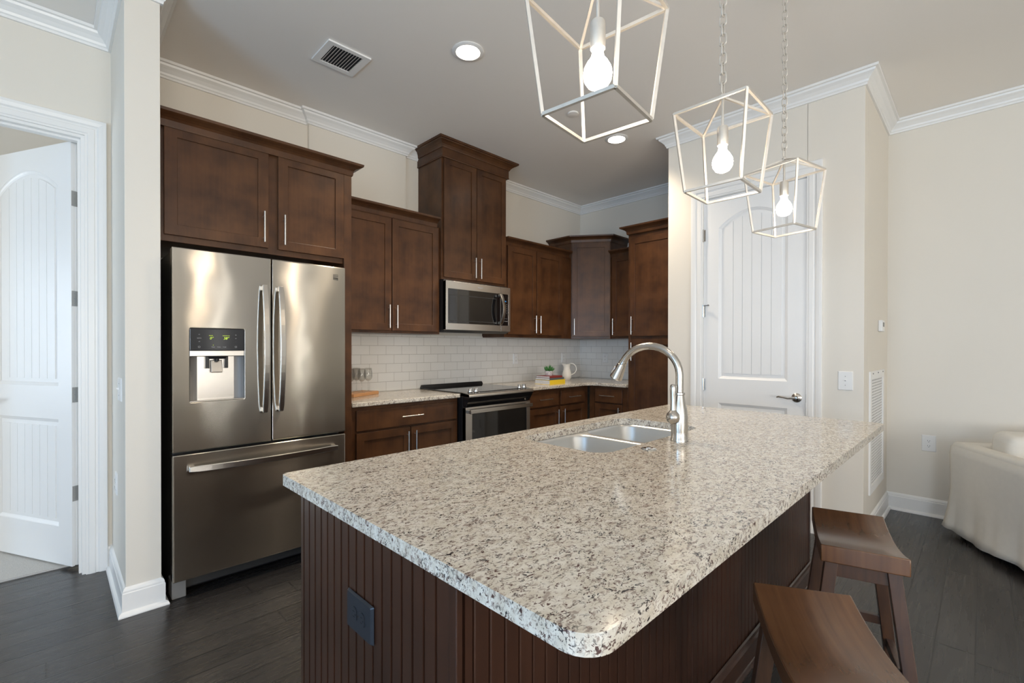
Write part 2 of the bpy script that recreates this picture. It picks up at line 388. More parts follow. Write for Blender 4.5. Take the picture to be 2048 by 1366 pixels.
def plate_with_holes(mb, outer, holes, t0, t1, mapf=lambda a, b, t: (a, b, t), front_only=False):
    """flat plate in (a,b) with holes, thickness t0..t1"""
    levels = []
    for t_ in (t0, t1):
        loops = [[mb.bm.verts.new(mapf(a, b, t_)) for a, b in lp] for lp in [outer] + holes]
        es = []
        for lp in loops:
            for i in range(len(lp)): es.append(mb.bm.edges.new((lp[i], lp[(i + 1) % len(lp)])))
        if holes or True: bmesh.ops.triangle_fill(mb.bm, edges=es, use_beauty=True, use_dissolve=False)
        levels.append(loops)
    for A, B in zip(*levels):
        n = len(A)
        for i in range(n): mb.bm.faces.new((A[i], A[(i + 1) % n], B[(i + 1) % n], B[i]))
    return mb
def text(name, s, size, loc, rot, m, parent=None, extrude=0.0006, align='CENTER', shear=0.0):
    c = bpy.data.curves.new(name, 'FONT'); c.body = s; c.size = size; c.align_x = align; c.align_y = 'CENTER'; c.extrude = extrude; c.shear = shear; c.resolution_u = 3
    tmp = bpy.data.objects.new(name + '_src', c); COL.objects.link(tmp)
    me = bpy.data.meshes.new_from_object(tmp.evaluated_get(bpy.context.evaluated_depsgraph_get()))
    bpy.data.objects.remove(tmp); me.materials.clear(); me.materials.append(M[m])
    o = bpy.data.objects.new(name, me); COL.objects.link(o); o.location = loc; o.rotation_euler = rot
    if parent: o.parent = parent
    return o
FRONT = (R(90), 0, 0)      # text facing -Y

# ------------------------------------------------------------------ setting: shell
H = 3.108
XW, YA, XB = 4.834, 3.70, 4.899            # right wall, stove wall, corner wall
XL, YL = 0.255, 3.604                       # stub wall left face, hall wall
YP, XP, YP2 = 0.556, 3.798, 1.925           # pantry closet block
XHL, YR = -2.9, -4.5                        # hall side wall, rear wall
struct(boxo('floor', 'floor', XHL - .12, 5.1, YR - .12, 3.80, -0.05, 0.0), 'dark stained plank floor')
struct(boxo('ceiling', 'ceiling', -4.0, 5.1, YR - .12, 7.2, H, H + 0.1), 'smooth off-white ceiling')
struct(boxo('wall_back', 'wall', 0.255, XB + .12, YA, YA + .12, 0, H))
struct(boxo('wall_chase', 'wall', 1.422, 2.278, 3.667, YA, 2.36, H))
struct(MB().box(XL, 0.395, 2.914, YA, 0, H).build('wall_stub', 'wall', bevel=0.002))
mb = MB()
DL0, DL1, DH = -0.72, 0.14, 2.50
mb.box(XHL, DL0, YL, YL + .116, 0, H); mb.box(DL1, XL, YL, YL + .116, 0, H); mb.box(DL0, DL1, YL, YL + .116, DH, H)
struct(mb.build('wall_left', 'wall'))
struct(boxo('wall_corner', 'wall', XB, XB + .12, YP2 - .12, YA + .12, 0, H))
# pantry closet walls: front (with door opening), side towards kitchen, side towards living room
PD0, PD1, PH = 0.883, 1.620, 2.505
mb = MB(); mb.box(XP, XP + .116, YP, PD0, 0, H); mb.box(XP, XP + .116, PD1, YP2, 0, H); mb.box(XP, XP + .116, PD0, PD1, PH, H)
struct(mb.build('wall_pantry', 'wall', bevel=0.002))
struct(boxo('wall_pantry_kitchen_side', 'wall', XP + .116, XB, YP2 - .116, YP2, 0, H))
struct(boxo('wall_pantry_living_side', 'wall', XP + .116, XW + .12, YP, YP + .116, 0, H))
struct(boxo('wall_right', 'wall', XW, XW + .12, YR - .12, YP, 0, H))
def thinglass():
    m = bpy.data.materials.new('window_glass'); m.use_nodes = True; nt = m.node_tree; nt.nodes.clear()
    tr = nt.nodes.new('ShaderNodeBsdfTransparent'); gl = nt.nodes.new('ShaderNodeBsdfGlossy'); gl.inputs['Roughness'].default_value = 0.02
    mx = nt.nodes.new('ShaderNodeMixShader'); mx.inputs[0].default_value = 0.06
    o = nt.nodes.new('ShaderNodeOutputMaterial'); nt.links.new(tr.outputs[0], mx.inputs[1]); nt.links.new(gl.outputs[0], mx.inputs[2]); nt.links.new(mx.outputs[0], o.inputs[0]); return m
thin_glass = thinglass()
def wall_with_windows(name, along, c, t, a0, a1, wins, z0=0, z1=H):
    """along 'x' or 'y'; c = face coordinate, t = thickness"""
    mb = MB(); cur = a0
    def bx(p, q, zz0, zz1):
        if along == 'x': mb.box(p, q, min(c, c + t), max(c, c + t), zz0, zz1)
        else: mb.box(min(c, c + t), max(c, c + t), p, q, zz0, zz1)
    for w0, w1, s0, s1 in wins:
        bx(cur, w0, z0, z1); bx(w0, w1, z0, s0); bx(w0, w1, s1, z1); cur = w1
    bx(cur, a1, z0, z1)
    return struct(mb.build(name, 'wall'))
def window(n, along, c, t, w0, w1, s0, s1):
    root = struct(empty('window_%d' % n, ((w0 + w1) / 2 if along == 'x' else c, c if along == 'x' else (w0 + w1) / 2, s0)), 'unseen white framed window with two sashes, added for daylight')
    fr = MB(); W = w1 - w0; Hh = s1 - s0; hw = W / 2
    def bx(m_, a0, a1, b0, b1, z0, z1):
        if along == 'x': m_.box(a0, a1, min(b0, b1), max(b0, b1), z0, z1)
        else: m_.box(min(b0, b1), max(b0, b1), a0, a1, z0, z1)
    sgn = 1 if t > 0 else -1
    d0, d1 = 0.03 * sgn, 0.09 * sgn
    for a0, a1, z0, z1 in ((-hw, -hw + .05, 0, Hh), (hw - .05, hw, 0, Hh), (-hw, hw, 0, .05), (-hw, hw, Hh - .05, Hh), (-hw, hw, Hh / 2 - .03, Hh / 2 + .03), (-.012, .012, 0, Hh)):
        bx(fr, a0, a1, d0, d1, z0, z1)
    fr.build('window_frame', 'trim', root)
    cs = MB(); dd = -.018 * sgn
    for a0, a1, z0, z1 in ((-hw - .09, -hw, -.09, Hh + .09), (hw, hw + .09, -.09, Hh + .09), (-hw, hw, Hh, Hh + .09), (-hw, hw, -.09, 0)):
        bx(cs, a0, a1, 0, dd, z0, z1)
    cs.build('casing', 'trim', root, 0.003)
    gl = MB(); bx(gl, -hw + .05, hw - .05, .056 * sgn, .060 * sgn, .05, Hh - .05); gl.build('window_pane', thin_glass, root)
wall_with_windows('wall_rear', 'x', YR, -.12, XHL - .12, XW, [(-1.95, -.55, .5, 2.4), (-.2, 1.1, .5, 2.4), (2.22, 2.36, .12, 2.4), (3.76, 3.92, .12, 2.4)])
wall_with_windows('wall_hall_side', 'y', XHL, -.12, YR, YL, [(-2.95, -1.45, .4, 2.5), (-.15, 1.35, .4, 2.5)])
window(1, 'x', YR, -.12, -1.95, -.55, .5, 2.4); window(2, 'x', YR, -.12, -.2, 1.1, .5, 2.4)  # unseen rear windows, invented to let daylight in
window(3, 'y', XHL, -.12, -2.95, -1.45, .4, 2.5); window(4, 'y', XHL, -.12, -.15, 1.35, .4, 2.5)  # unseen hall windows, placement invented to let bluish daylight in
# unseen front door and sidelights, added to put streaks on the refrigerator
for n_, (a0, a1) in ((6, (2.22, 2.36)), (7, (3.76, 3.92))):
    rt = struct(empty('window_%d' % n_, ((a0 + a1) / 2, YR, .12)), 'narrow unseen sidelight window, added for the refrigerator streaks'); hw = (a1 - a0) / 2
    MB().box(-hw - .07, -hw, 0, .018, -.05, 2.35).box(hw, hw + .07, 0, .018, -.05, 2.35).build('casing', 'trim', rt, .002)
    MB().box(-hw, hw, -.062, -.058, 0, 2.28).build('window_pane', thin_glass, rt)
d3 = struct(empty('door_3', (2.60, YR, 0)), 'unseen white panelled front door, added between the sidelights')
MB().box(0, .94, .004, .030, .01, 2.40).build('door_leaf', 'door', d3, .003)
MB().box(-.09, 0, .0, .022, 0, 2.50).box(.94, 1.03, .0, .022, 0, 2.50).box(0, .94, .0, .022, 2.41, 2.50).build('casing', 'trim', d3, .003)
# bedroom seen through the open door
struct(boxo('floor_bedroom', 'carpet', -3.5, 0.9, 3.80, 7.2, -.05, 0.012), 'pale speckled bedroom carpet')
struct(boxo('wall_bedroom_far', 'wall', -3.5, 0.9, 7.1, 7.2, 0, H))
struct(boxo('wall_bedroom_side', 'wall', 0.78, 0.9, YL + .216, 7.1, 0, H))
wall_with_windows('wall_bedroom_window', 'y', -3.5, -.12, YL + .116, 7.1, [(4.7, 6.1, .7, 2.3)])
window(5, 'y', -3.5, -.12, 4.7, 6.1, .7, 2.3)

CROWN = [(0, H - .092), (.012, H - .092), (.014, H - .080), (.020, H - .074), (.024, H - .062), (.040, H - .044), (.058, H - .030), (.062, H - .018), (.076, H - .016), (.078, H - .001), (0, H - .001)]
mb = MB(); sweep(mb, [(XHL, YL), (XL, YL), (XL, 2.914), (.395, 2.914), (.395, YA), (1.422, YA), (1.422, 3.667), (2.278, 3.667), (2.278, YA), (2.43, YA)], CROWN)
struct(mb.build('trim_1', 'trim'), 'white crown moulding on the stove wall and stub wall')
mb = MB(); sweep(mb, [(3.215, YA), (XB, YA), (XB, YP2), (XP, YP2), (XP, YP), (XW, YP), (XW, YR), (XHL, YR)], CROWN)
struct(mb.build('trim_2', 'trim'), 'white crown moulding round the pantry corner')
BASE = [(0, 0), (.030, 0), (.030, .006), (.026, .016), (.018, .022), (.015, .023), (.015, .108), (.012, .112), (.012, .120), (.008, .130), (0, .136)]
mb = MB(); sweep(mb, [(DL1 + .095, YL), (XL, YL), (XL, 2.914), (.395, 2.914), (.395, 3.05)], BASE); struct(mb.build('baseboard_stub', 'trim'))
mb = MB(); sweep(mb, [(XHL, YL), (DL0 - .095, YL)], BASE); struct(mb.build('baseboard_left', 'trim'))
mb = MB(); sweep(mb, [(XP, PD0 - .1), (XP, YP), (XW, YP), (XW, YR), (XHL, YR), (XHL, YL)], BASE); struct(mb.build('baseboard_right', 'trim'))
mb = MB(); sweep(mb, [(XP, YP2), (XP, PD1 + .1)], BASE); struct(mb.build('baseboard_pantry', 'trim'))

# ------------------------------------------------------------------ doors
CAS = [(0, 0), (0, .012), (.010, .012), (.014, .016), (.040, .016), (.044, .013), (.052, .013), (.060, .020), (.078, .023), (.092, .023), (.095, .020), (.095, 0)]
def arch(x0, x1, z0, zs, rise, n=14):
    pts = [(x1, z0), ]
    for k in range(n + 1):
        u = k / n; x = x1 + (x0 - x1) * u; pts.append((x, zs + rise * (1 - (2 * u - 1) ** 2)))
    pts.append((x0, z0)); return pts
def door_leaf(w, h, panels, t=.036, grooves=6):
    """panels: (z0, zspring, rise, x-margin). leaf lies x 0..w, front face at y=0 facing -Y, back at y=t"""
    mb = MB(); holes = [arch(mg, w - mg, z0, zs, rise) for z0, zs, rise, mg in panels]
    outer = [(0, 0), (w, 0), (w, h), (0, h)]
    for (ya, yb) in ((0, .013), (t - .013, t)):
        plate_with_holes(mb, outer, holes, ya, yb, lambda a, b, tt: (a, tt, b))
    mb.box(0.002, w - .002, .013, t - .013, .002, h - .002)
    for z0, zs, rise, mg in panels:
        for side in (0, 1):
            # sloped moulding round the panel
            lp = arch(mg, w - mg, z0, zs, rise)
            prof = [(0.0, .001), (0.004, .004), (.012, .0075), (.020, .0125), (0.0, .0125)]
            f = (lambda a, b, tt: (a, tt, b)) if side == 0 else (lambda a, b, tt: (a, t - tt, b))
            sweep(mb, lp[::-1], prof, True, f)
            fx0, fx1 = mg + .042, w - mg - .042; n = grooves + 1; pw = (fx1 - fx0) / n
            for k in range(n):
                a0 = fx0 + k * pw + (.0018 if k else 0); a1 = fx0 + (k + 1) * pw - (.0018 if k < n - 1 else 0)
                def top(x):
                    u = (x - mg) / (w - 2 * mg); return zs - .042 + rise * (1 - (2 * u - 1) ** 2)
                yy0, yy1 = (.0065, .0135) if side == 0 else (t - .0135, t - .0065)
                poly = [(a0, z0 + .042), (a1, z0 + .042), (a1, top(a1)), ((a0 + a1) / 2, top((a0 + a1) / 2)), (a0, top(a0))]
                A = [mb.bm.verts.new((x, yy0, z)) for x, z in poly]; B = [mb.bm.verts.new((x, yy1, z)) for x, z in poly]
                mb.bm.faces.new(A); mb.bm.faces.new(B[::-1])
                for i in range(5): mb.bm.faces.new((A[i], A[(i + 1) % 5], B[(i + 1) % 5], B[i]))
    return mb
def lever(parent, x, z, y, sgn=-1):
    """lever set on the -Y face; lever points to -x when sgn=-1"""
    hd = MB().lathe([(0.0, 0), (.033, 0), (.033, .006), (.026, .012), (.014, .016), (.011, .045), (.013, .052), (.0, .054)][::-1], (0, 0, 0), 24, axis='y')
    for v in hd.bm.verts: v.co.y = -v.co.y
    pts = [(0, -.046, 0), (sgn * .02, -.050, -.001), (sgn * .045, -.052, -.004), (sgn * .075, -.050, .002), (sgn * .105, -.046, .004), (sgn * .118, -.044, -.001)]
    hd.tube(pts, .008, 10, rads=[.010, .009, .008, .0075, .007, .005])
    return hd.build('lever_handle', 'nickel', parent, smooth='auto', loc=(x, y, z))
def hinge(parent, x, y, z, rot=(0, 0, 0)):
    mb = MB().lathe([(.0, 0), (.0065, 0), (.0065, .1), (.0, .1)], (0, 0, 0), 12); mb.box(-.016, .016, .004, .008, .004, .096)
    return mb.build('hinge', 'nickel', parent, loc=(x, y, z), rot=rot)

# door 1: closed pantry door. local frame x along -Y (rz=-90), front faces -X
d1 = struct(empty('door_1', (XP, PD1, 0), R(-90)), 'white arched two-panel pantry door with plank grooves')
PW = PD1 - PD0
lf = door_leaf(PW - .008, 2.49, [(1.045, 2.245, .115, .118), (.22, .85, 0.0, .118)], grooves=5).build('door_leaf', 'door', d1, loc=(.004, .004, .008))
mb = MB(); sweep(mb, [(0, 0), (0, PH), (PW, PH), (PW, 0)], [(-o, tt) for o, tt in CAS], mapf=lambda a, b, tt: (a, -tt, b)); mb.build('casing', 'trim', d1)
mb = MB(); mb.box(-.001, .0025, .0005, .1155, 0, PH); mb.box(PW - .0025, PW + .001, .0005, .1155, 0, PH); mb.box(.0025, PW - .0025, .0005, .1155, PH - .004, PH + .001)
mb.box(0, PW, .042, .116, 0, .001); mb.box(0, .014, .042, .08, 0, PH); mb.box(PW - .014, PW, .042, .08, 0, PH); mb.build('door_frame', 'trim', d1)
for z in (2.16, 1.545, .95, .3): hinge(d1, .003, -.006, z)
MB().bar((.006, -.010, 1.640), (.045, -.012, 1.640), .006).lathe([(.0, 0), (.007, 0), (.007, .01), (0, .01)], (.048, -.018, 1.640), 10, axis='y').build('hinge_stop', 'nickel', d1)
lever(d1, PD1 - .944, .940, .004)
MB().box(-.006, .0, -.003, .0, -.03, .03).build('latch_plate', 'bronze', d1, loc=(PW + .003, 0, .94))

# door 2: hall door standing open into the bedroom
d2 = struct(empty('door_2', (DL1, YL, 0)), 'white arched plank door standing open into the carpeted bedroom')
DW = DL1 - DL0
mb = MB(); sweep(mb, [(-DW, 0), (-DW, DH), (0, DH), (0, 0)], [(-o, tt) for o, tt in CAS], mapf=lambda a, b, tt: (a, -tt, b))
sweep(mb, [(-DW, 0), (-DW, DH), (0, DH), (0, 0)], [(-o, tt) for o, tt in CAS], mapf=lambda a, b, tt: (a, .116 + tt, b)); mb.build('casing', 'trim', d2)
mb = MB(); mb.box(-.016, .001, .0005, .1155, 0, DH + .001); mb.box(-DW - .001, -DW + .016, .0005, .1155, 0, DH + .001); mb.box(-DW + .016, -.016, .0005, .1155, DH - .016, DH + .001)
mb.box(-.028, -.016, .035, .075, 0, DH - .016); mb.box(-DW + .016, -DW + .028, .035, .075, 0, DH - .016); mb.box(-DW + .028, -.028, .035, .075, DH - .028, DH - .016)
mb.build('door_frame', 'trim', d2)
LW = DW - .04
# leaf: local x 0..LW from free edge to hinge edge; hinge edge at world (0.105,3.735), visible face normal (-.887,-.462)
ang = R(-62.5)
leafroot = door_leaf(LW, 2.465, [(1.045, 2.225, .115, .118), (.22, .85, 0.0, .118)], grooves=6)
for v in leafroot.bm.verts: v.co.x -= LW; v.co.y -= .036
lf2 = leafroot.build('door_leaf', 'door', d2, loc=(-.022, .128, .022), rot=(0, 0, ang))
for z in (2.115, 1.535, .975, .40):
    hg = MB(); hg.box(-.0005, .0015, -.034, -.004, 0, .088); hg.lathe([(0, 0), (.006, 0), (.006, .088), (0, .088)], (.003, .002, 0), 10)
    for s_ in (.015, .044, .073): hg.lathe([(0, 0), (.003, 0), (.003, .001), (0, .001)], (.0015, -.019, s_), 8, axis='x')
    hg.build('hinge', 'nickel', lf2, loc=(0, 0, z - .022))
lv = lever(lf2, -LW + .06, .95, -.036, 1)

# ------------------------------------------------------------------ cabinets
def shaker(w, h, rail=.058, t=.020):
    mb = MB(); f = lambda a, b, tt: (a, tt, b)
    hole = [(rail, rail), (w - rail, rail), (w - rail, h - rail), (rail, h - rail)]
    plate_with_holes(mb, [(0, 0), (w, 0), (w, h), (0, h)], [hole], -t, 0, f)
    mb.box(rail - .004, w - rail + .004, -t + .009, -.004, rail - .004, h - rail + .004)
    return mb
def slab_front(w, h, t=.020): return MB().box(0, w, -t, 0, 0, h)
def pull(parent, x, z, length=.185, vertical=True, y=-.020):
    mb = MB(); st = .030
    if vertical:
        mb.tube([(0, -st, 0), (0, -st, length)], .0055, 12)
        for q in (.028, length - .028): mb.tube([(0, 0, q), (0, -st, q)], .004, 8)
    else:
        mb.tube([(0, -st, 0), (length, -st, 0)], .0055, 12)
        for q in (.028, length - .028): mb.tube([(q, 0, 0), (q, -st, 0)], .004, 8)
    return mb.build('bar_pull', 'handle_steel', parent, smooth='auto', loc=(x, y, z))
CABCROWN = [(0, -.004), (.005, -.004), (.008, .004), (.011, .030), (.020, .040), (.036, .049), (.054, .056), (.061, .060), (.063, .074), (0, .074)]
def cabinet(name, label, x, y, rz, w, d, z0, z1, doors=(), drawers=(), crown=None, crownz=None, toe=False, body=True, cat='cabinet', group=None, kick=.1):
    root = thing(name, label, cat, (x, y, 0), rz, group)
    if body:
        mb = MB()
        if toe: mb.box(0, w, 0, d, kick, z1); mb.box(0.0, w, .075, d, 0, kick)
        else: mb.box(0, w, 0, d, z0, z1)
        mb.build('cabinet_body', 'cab', root, 0.0015)
    for (a0, a1, b0, b1, hx, hz) in doors:
        o = shaker(a1 - a0, b1 - b0).build('door', 'cab', root, 0.0018, loc=(a0, 0, b0))
        if hx is not None: pull(o, (.030 if hx == 'l' else a1 - a0 - .030), hz - b0)
    for (a0, a1, b0, b1) in drawers:
        o = slab_front(a1 - a0, b1 - b0).build('drawer', 'cab', root, 0.003, loc=(a0, 0, b0))
        pull(o, (a1 - a0) / 2 - .094, (b1 - b0) / 2, .188, False)
    if crown:
        mb = MB(); sweep(mb, crown, [(o_, crownz + zz) for o_, zz in CABCROWN]); mb.build('crown_molding', 'cab', root)
    return root
YF = 3.365          # face frame plane of the 12 in wall cabinets (doors stand 20 mm proud)
# over-fridge cabinet, 24 in deep
cabinet('wall_cabinet', 'wide dark wooden cabinet directly above the refrigerator', .400, 3.09, 0, 1.024, .608, 1.868, 2.49,
        doors=[(.032, .548, 1.902, 2.488, 'r', 1.930), (.604, 1.024, 1.902, 2.488, 'l', 1.930)],
        crown=[(0, -.02), (1.078, -.02), (1.078, .6)], crownz=2.478)
boxo('end_panel', 'cab', 1.424, 1.478, 3.07, 3.699, 0, 2.478, bevel=.0015)
tag(bpy.data.objects['end_panel'], 'tall narrow dark wooden panel standing along the side of the refrigerator', 'cabinet panel')
cabinet('wall_cabinet', 'dark double-door cabinet above the wine glasses, between refrigerator and microwave', 1.480, YF, 0, .948, .333, 1.412, 2.345,
        doors=[(.01, .468, 1.432, 2.335, 'r', 1.452), (.476, .925, 1.432, 2.335, 'l', 1.452)],
        crown=[(0, -.02), (.905, -.02)], crownz=2.338)
# hood cabinet reaching the ceiling
hc = cabinet('wall_cabinet', 'tallest dark cabinet, reaching the ceiling above the microwave', 2.430, 3.338, 0, .782, .360, 1.895, 3.045,
        doors=[(.018, .387, 1.915, 2.965, 'r', 1.935), (.393, .764, 1.915, 2.965, 'l', 1.935)])
for nm, prof, path in (('frieze', [(0, 2.955), (.010, 2.955), (.013, 2.962), (.010, 2.968), (.010, 3.04), (0, 3.04)], [(0, .36), (0, -.02), (.782, -.02), (.782, .36)]),
                       ('crown_molding', [(0.008, 3.036), (.016, 3.036), (.020, 3.046), (.030, 3.060), (.048, 3.074), (.066, 3.082), (.068, 3.088), (.080, 3.090), (.082, H - .001), (0.008, H - .001)], [(0, .36), (0, -.02), (.782, -.02), (.782, .36)])):
    mb = MB(); sweep(mb, path, prof)
    if nm == 'crown_molding': mb.box(0, .782, -.02, .36, 3.045, H - .001)
    else: mb.box(0, .782, -.02, 0, 2.968, 3.045)
    mb.build(nm, 'cab', hc)
cabinet('wall_cabinet', 'dark double-door cabinet between the microwave and the angled corner cabinet', 3.214, YF, 0, 1.070, .333, 1.400, 2.330,
        doors=[(.036, .455, 1.430, 2.318, 'r', 1.448), (.466, .892, 1.430, 2.318, 'l', 1.448)],
        crown=[(0, -.0), (1.02, -.0)], crownz=2.322)
# corner cabinet with a diagonal door
CC = [(4.286, 3.698), (4.286, 3.362), (4.548, 3.005), (4.897, 3.005), (4.897, 3.698)]
cc = thing('corner_cabinet', 'angled dark corner cabinet with a single door above the white jug', 'cabinet', (4.286, 3.362, 0))
MB().prism([(x - 4.286, y - 3.362) for x, y in CC], 1.398, 2.520).build('cabinet_body', 'cab', cc, .0015)
dx, dy = 4.548 - 4.286, 3.005 - 3.362; dl = math.hypot(dx, dy); da = math.atan2(dy, dx)
o = shaker(dl - .018, 2.500 - 1.425).build('door', 'cab', cc, .0018, loc=(.009 * dx / dl, .009 * dy / dl, 1.425), rot=(0, 0, da)); pull(o, .028, .018)
mb = MB(); sweep(mb, [(x - 4.286, y - 3.362) for x, y in CC[:4]], [(o_, 2.505 + zz) for o_, zz in CABCROWN]); mb.build('crown_molding', 'cab', cc)
# small cabinet between corner cabinet and pantry cabinet (faces -X)
cabinet('wall_cabinet', 'narrow dark cabinet tucked between corner cabinet and tall pantry cabinet', 4.560, 3.003, R(-90), .390, .337, 1.400, 2.340,
        doors=[(.022, .368, 1.425, 2.325, 'l', 1.440)], crown=[(0, -.0), (.39, -.0)], crownz=2.325)
# tall pantry cabinet
cabinet('tall_pantry_cabinet', 'tall dark pantry cabinet beside the white closet wall', 4.285, 2.610, R(-90), .683, .612, .1, 2.49, toe=True,
        doors=[(.030, .640, 1.415, 2.420, 'l', 1.432), (.030, .640, .130, 1.385, 'l', 1.165)],
        crown=[(0, .28), (0, -.02), (.683, -.02)], crownz=2.470)
# base cabinets
YB = 3.105
cabinet('base_cabinet', 'dark base cabinet with one wide drawer between refrigerator and range', 1.480, YB, 0, .945, .593, .1, .878, toe=True,
        doors=[(.042, .478, .125, .690, 'r', .478), (.486, .925, .125, .690, 'l', .478)], drawers=[(.042, .925, .705, .850)])
cabinet('base_cabinet', 'dark two-drawer base cabinet beside the range, under the stacked books', 3.208, YB, 0, 1.045, .593, .1, .878, toe=True,
        doors=[(.085, .520, .125, .690, 'r', .478), (.560, .965, .125, .690, 'l', .478)], drawers=[(.085, .520, .705, .852), (.560, .965, .705, .852)])
cabinet('base_cabinet', 'dark single-drawer base cabinet under the counter next to the pantry cabinet', 4.285, 3.10, R(-90), .488, .612, .1, .878, toe=True,
        doors=[(.085, .430, .125, .690, 'r', .478)], drawers=[(.085, .430, .705, .852)])

# ------------------------------------------------------------------ counters and tile
ZC = .912
o = MB().prism([(1.480, 3.698), (1.480, 3.062), (2.424, 3.062), (2.424, 3.698)], .880, ZC).build('granite_countertop', 'granite', None, .006, bseg=3)
tag(o, 'speckled granite counter piece holding the wine glasses, left of the range', 'countertop')
arc = [(4.245 - .10 + .10 * math.sin(R(a)), 3.062 - .10 + .10 * math.cos(R(a))) for a in (0, 22, 45, 67, 90)]
o = MB().prism([(3.212, 3.698), (3.212, 3.062)] + arc + [(4.245, 2.612), (4.897, 2.612), (4.897, 3.698)], .880, ZC).build('granite_countertop', 'granite', None, .006, bseg=3)
tag(o, 'L-shaped speckled granite counter running into the corner under books and jug', 'countertop')
o = boxo('trim_3', 'tile', 0, XB - 1.478, 0, .010, -.0, .50, loc=(1.478, YA - .010, ZC - .0 + .001)); struct(o, 'white subway tile backsplash behind the range')
for v in o.data.vertices: v.co.x += 0
o.location = (1.480, YA - .0105, ZC + .001)
# shift the tile joints by moving the mesh against its origin
def shift_origin(o, dx, dz):
    for v in o.data.vertices: v.co.x += dx; v.co.z += dz
    o.location.x -= dx; o.location.z -= dz
shift_origin(o, .0, 0)
o.location = (1.480, YA - .0105, ZC + .001)
tile_back = o
o2 = boxo('trim_4', 'tile', 0, 1.09, 0, .010, 0, .50, loc=(XB - .0105, YA - .011, ZC + .001), rot=(0, 0, R(-90))); struct(o2, 'white subway tile backsplash beside the pantry cabinet')

# ------------------------------------------------------------------ refrigerator
fr = thing('refrigerator', 'stainless steel French-door refrigerator with bottom freezer drawer', 'refrigerator', (.434, 2.868, 0))
MB().box(.012, .893, .075, .790, .035, 1.795).build('cabinet_body', 'darkgrey', fr, .004)
def fdoor(x0, x1, z0, z1, hole=None, name='door'):
    mb = MB(); f = lambda a, b, tt: (a, tt, b)
    plate_with_holes(mb, [(x0, z0), (x1, z0), (x1, z1), (x0, z1)], [hole] if hole else [], 0, .055, f)
    return mb.build(name, 'steel', fr, .006, bseg=3)
hx0, hx1, hz0, hz1 = .073, .327, 1.013, 1.249
hole = rrect(hx0, hx1, hz0, hz1 + .146, (.008, .008, .008, .008), 3)
ld = fdoor(.0, .4635, .762, 1.803, hole)
rd = fdoor(.4695, .9055, .762, 1.803)
fz = fdoor(.0, .9055, .103, .748, None, 'freezer_drawer')
# gasket strips
MB().box(.008, .897, .056, .074, .110, .742).box(.008, .460, .056, .074, .768, 1.796).box(.473, .897, .056, .074, .768, 1.796).build('door_gasket', 'black', fr)
# dispenser on the left door
dp = MB(); dp.box(hx0 + .001, hx1 - .001, .045, .054, hz0, hz1 + .145)
dp.build('dispenser_back', 'steel2', ld)
n = 10
for sgn, xc in ((1, hx0 + .001), (-1, hx1 - .001)):
    pts = []; cv = MB()
    for k in range(n + 1):
        a = k / n * PI / 2; pts.append((xc + sgn * .040 * (1 - math.cos(a)), .004 + .040 * math.sin(a)))
    for k in range(n):
        (ax, ay), (bx_, by) = pts[k], pts[k + 1]
        cv.hexa([(ax, ay, hz0), (bx_, by, hz0), (bx_ - sgn * .002, by + .002, hz0), (ax - sgn * .0, ay + .004, hz0)], [(ax, ay, hz1), (bx_, by, hz1), (bx_ - sgn * .002, by + .002, hz1), (ax, ay + .004, hz1)])
    cv.build('dispenser_side', 'greyplastic', ld)
MB().box(hx0 + .002, hx1 - .002, .004, .046, hz0, hz0 + .006).build('drip_tray', 'steel2', ld, .002)
MB().box(hx0 + .001, hx1 - .001, -.001, .046, hz1, hz1 + .031).build('dispenser_trim', 'steel2', ld, .003)
MB().box(hx0 + .001, hx1 - .001, -.002, .020, hz1 + .031, hz1 + .146).build('control_panel', 'panelglass', ld, .003)
mb = MB(); mb.hexa([(.163, .012, 1.235), (.237, .012, 1.235), (.237, .044, 1.235), (.163, .044, 1.235)], [(.155, .006, 1.249), (.245, .006, 1.249), (.245, .044, 1.249), (.155, .044, 1.249)])
mb.box(.146, .165, .016, .044, 1.185, 1.249); mb.box(.235, .252, .016, .044, 1.185, 1.249)
mb.lathe([(0, 0), (.010, 0), (.012, .02), (0, .02)], (.2, .022, 1.222), 12); mb.build('dispenser_nozzle', 'black', ld, .002)
MB().hexa([(.172, .014, 1.165), (.226, .014, 1.165), (.226, .022, 1.160), (.172, .022, 1.160)], [(.172, .030, 1.228), (.226, .030, 1.228), (.226, .038, 1.228), (.172, .038, 1.228)]).build('dispenser_paddle', 'steel2', ld, .003)
cpz = hz1 + .031
text('display_digit', '0°', .019, (.170, -.0026, cpz + .064), FRONT, 'lcd', ld, .0003, shear=.2)
text('display_digit', '38°', .019, (.238, -.0026, cpz + .064), FRONT, 'lcd', ld, .0003, shear=.2)
text('display_caption', 'FREEZER', .0048, (.168, -.0026, cpz + .0785), FRONT, 'lcd', ld, .0002)
text('display_caption', 'REFRIGERATOR', .0048, (.238, -.0026, cpz + .0785), FRONT, 'lcd', ld, .0002)
for x_, z_, s_ in ((.115, .084, 'on'), (.115, .065, 'options'), (.115, .047, 'off'), (.284, .084, 'up'), (.284, .065, 'on'), (.284, .047, '-'),
                   (.178, .018, 'Water'), (.204, .018, 'Cubes'), (.230, .018, 'Crush')):
    text('printed_word', s_, .0065, (x_, -.0026, cpz + z_), FRONT, 'print', ld, .0002)
MB().lathe([(0, 0), (.0016, 0), (0, .0002)][::-1], (.178, -.0028, cpz + .028), 10, axis='y').build('indicator_light', 'lcd', ld)
for x_ in (.115, .284):
    MB().tube([(x_ + .0045 * math.cos(a * PI / 6), -.0026, cpz + .019 + .0045 * math.sin(a * PI / 6)) for a in range(12)], .0006, 6, closed=True).build('printed_ring', 'print', ld)
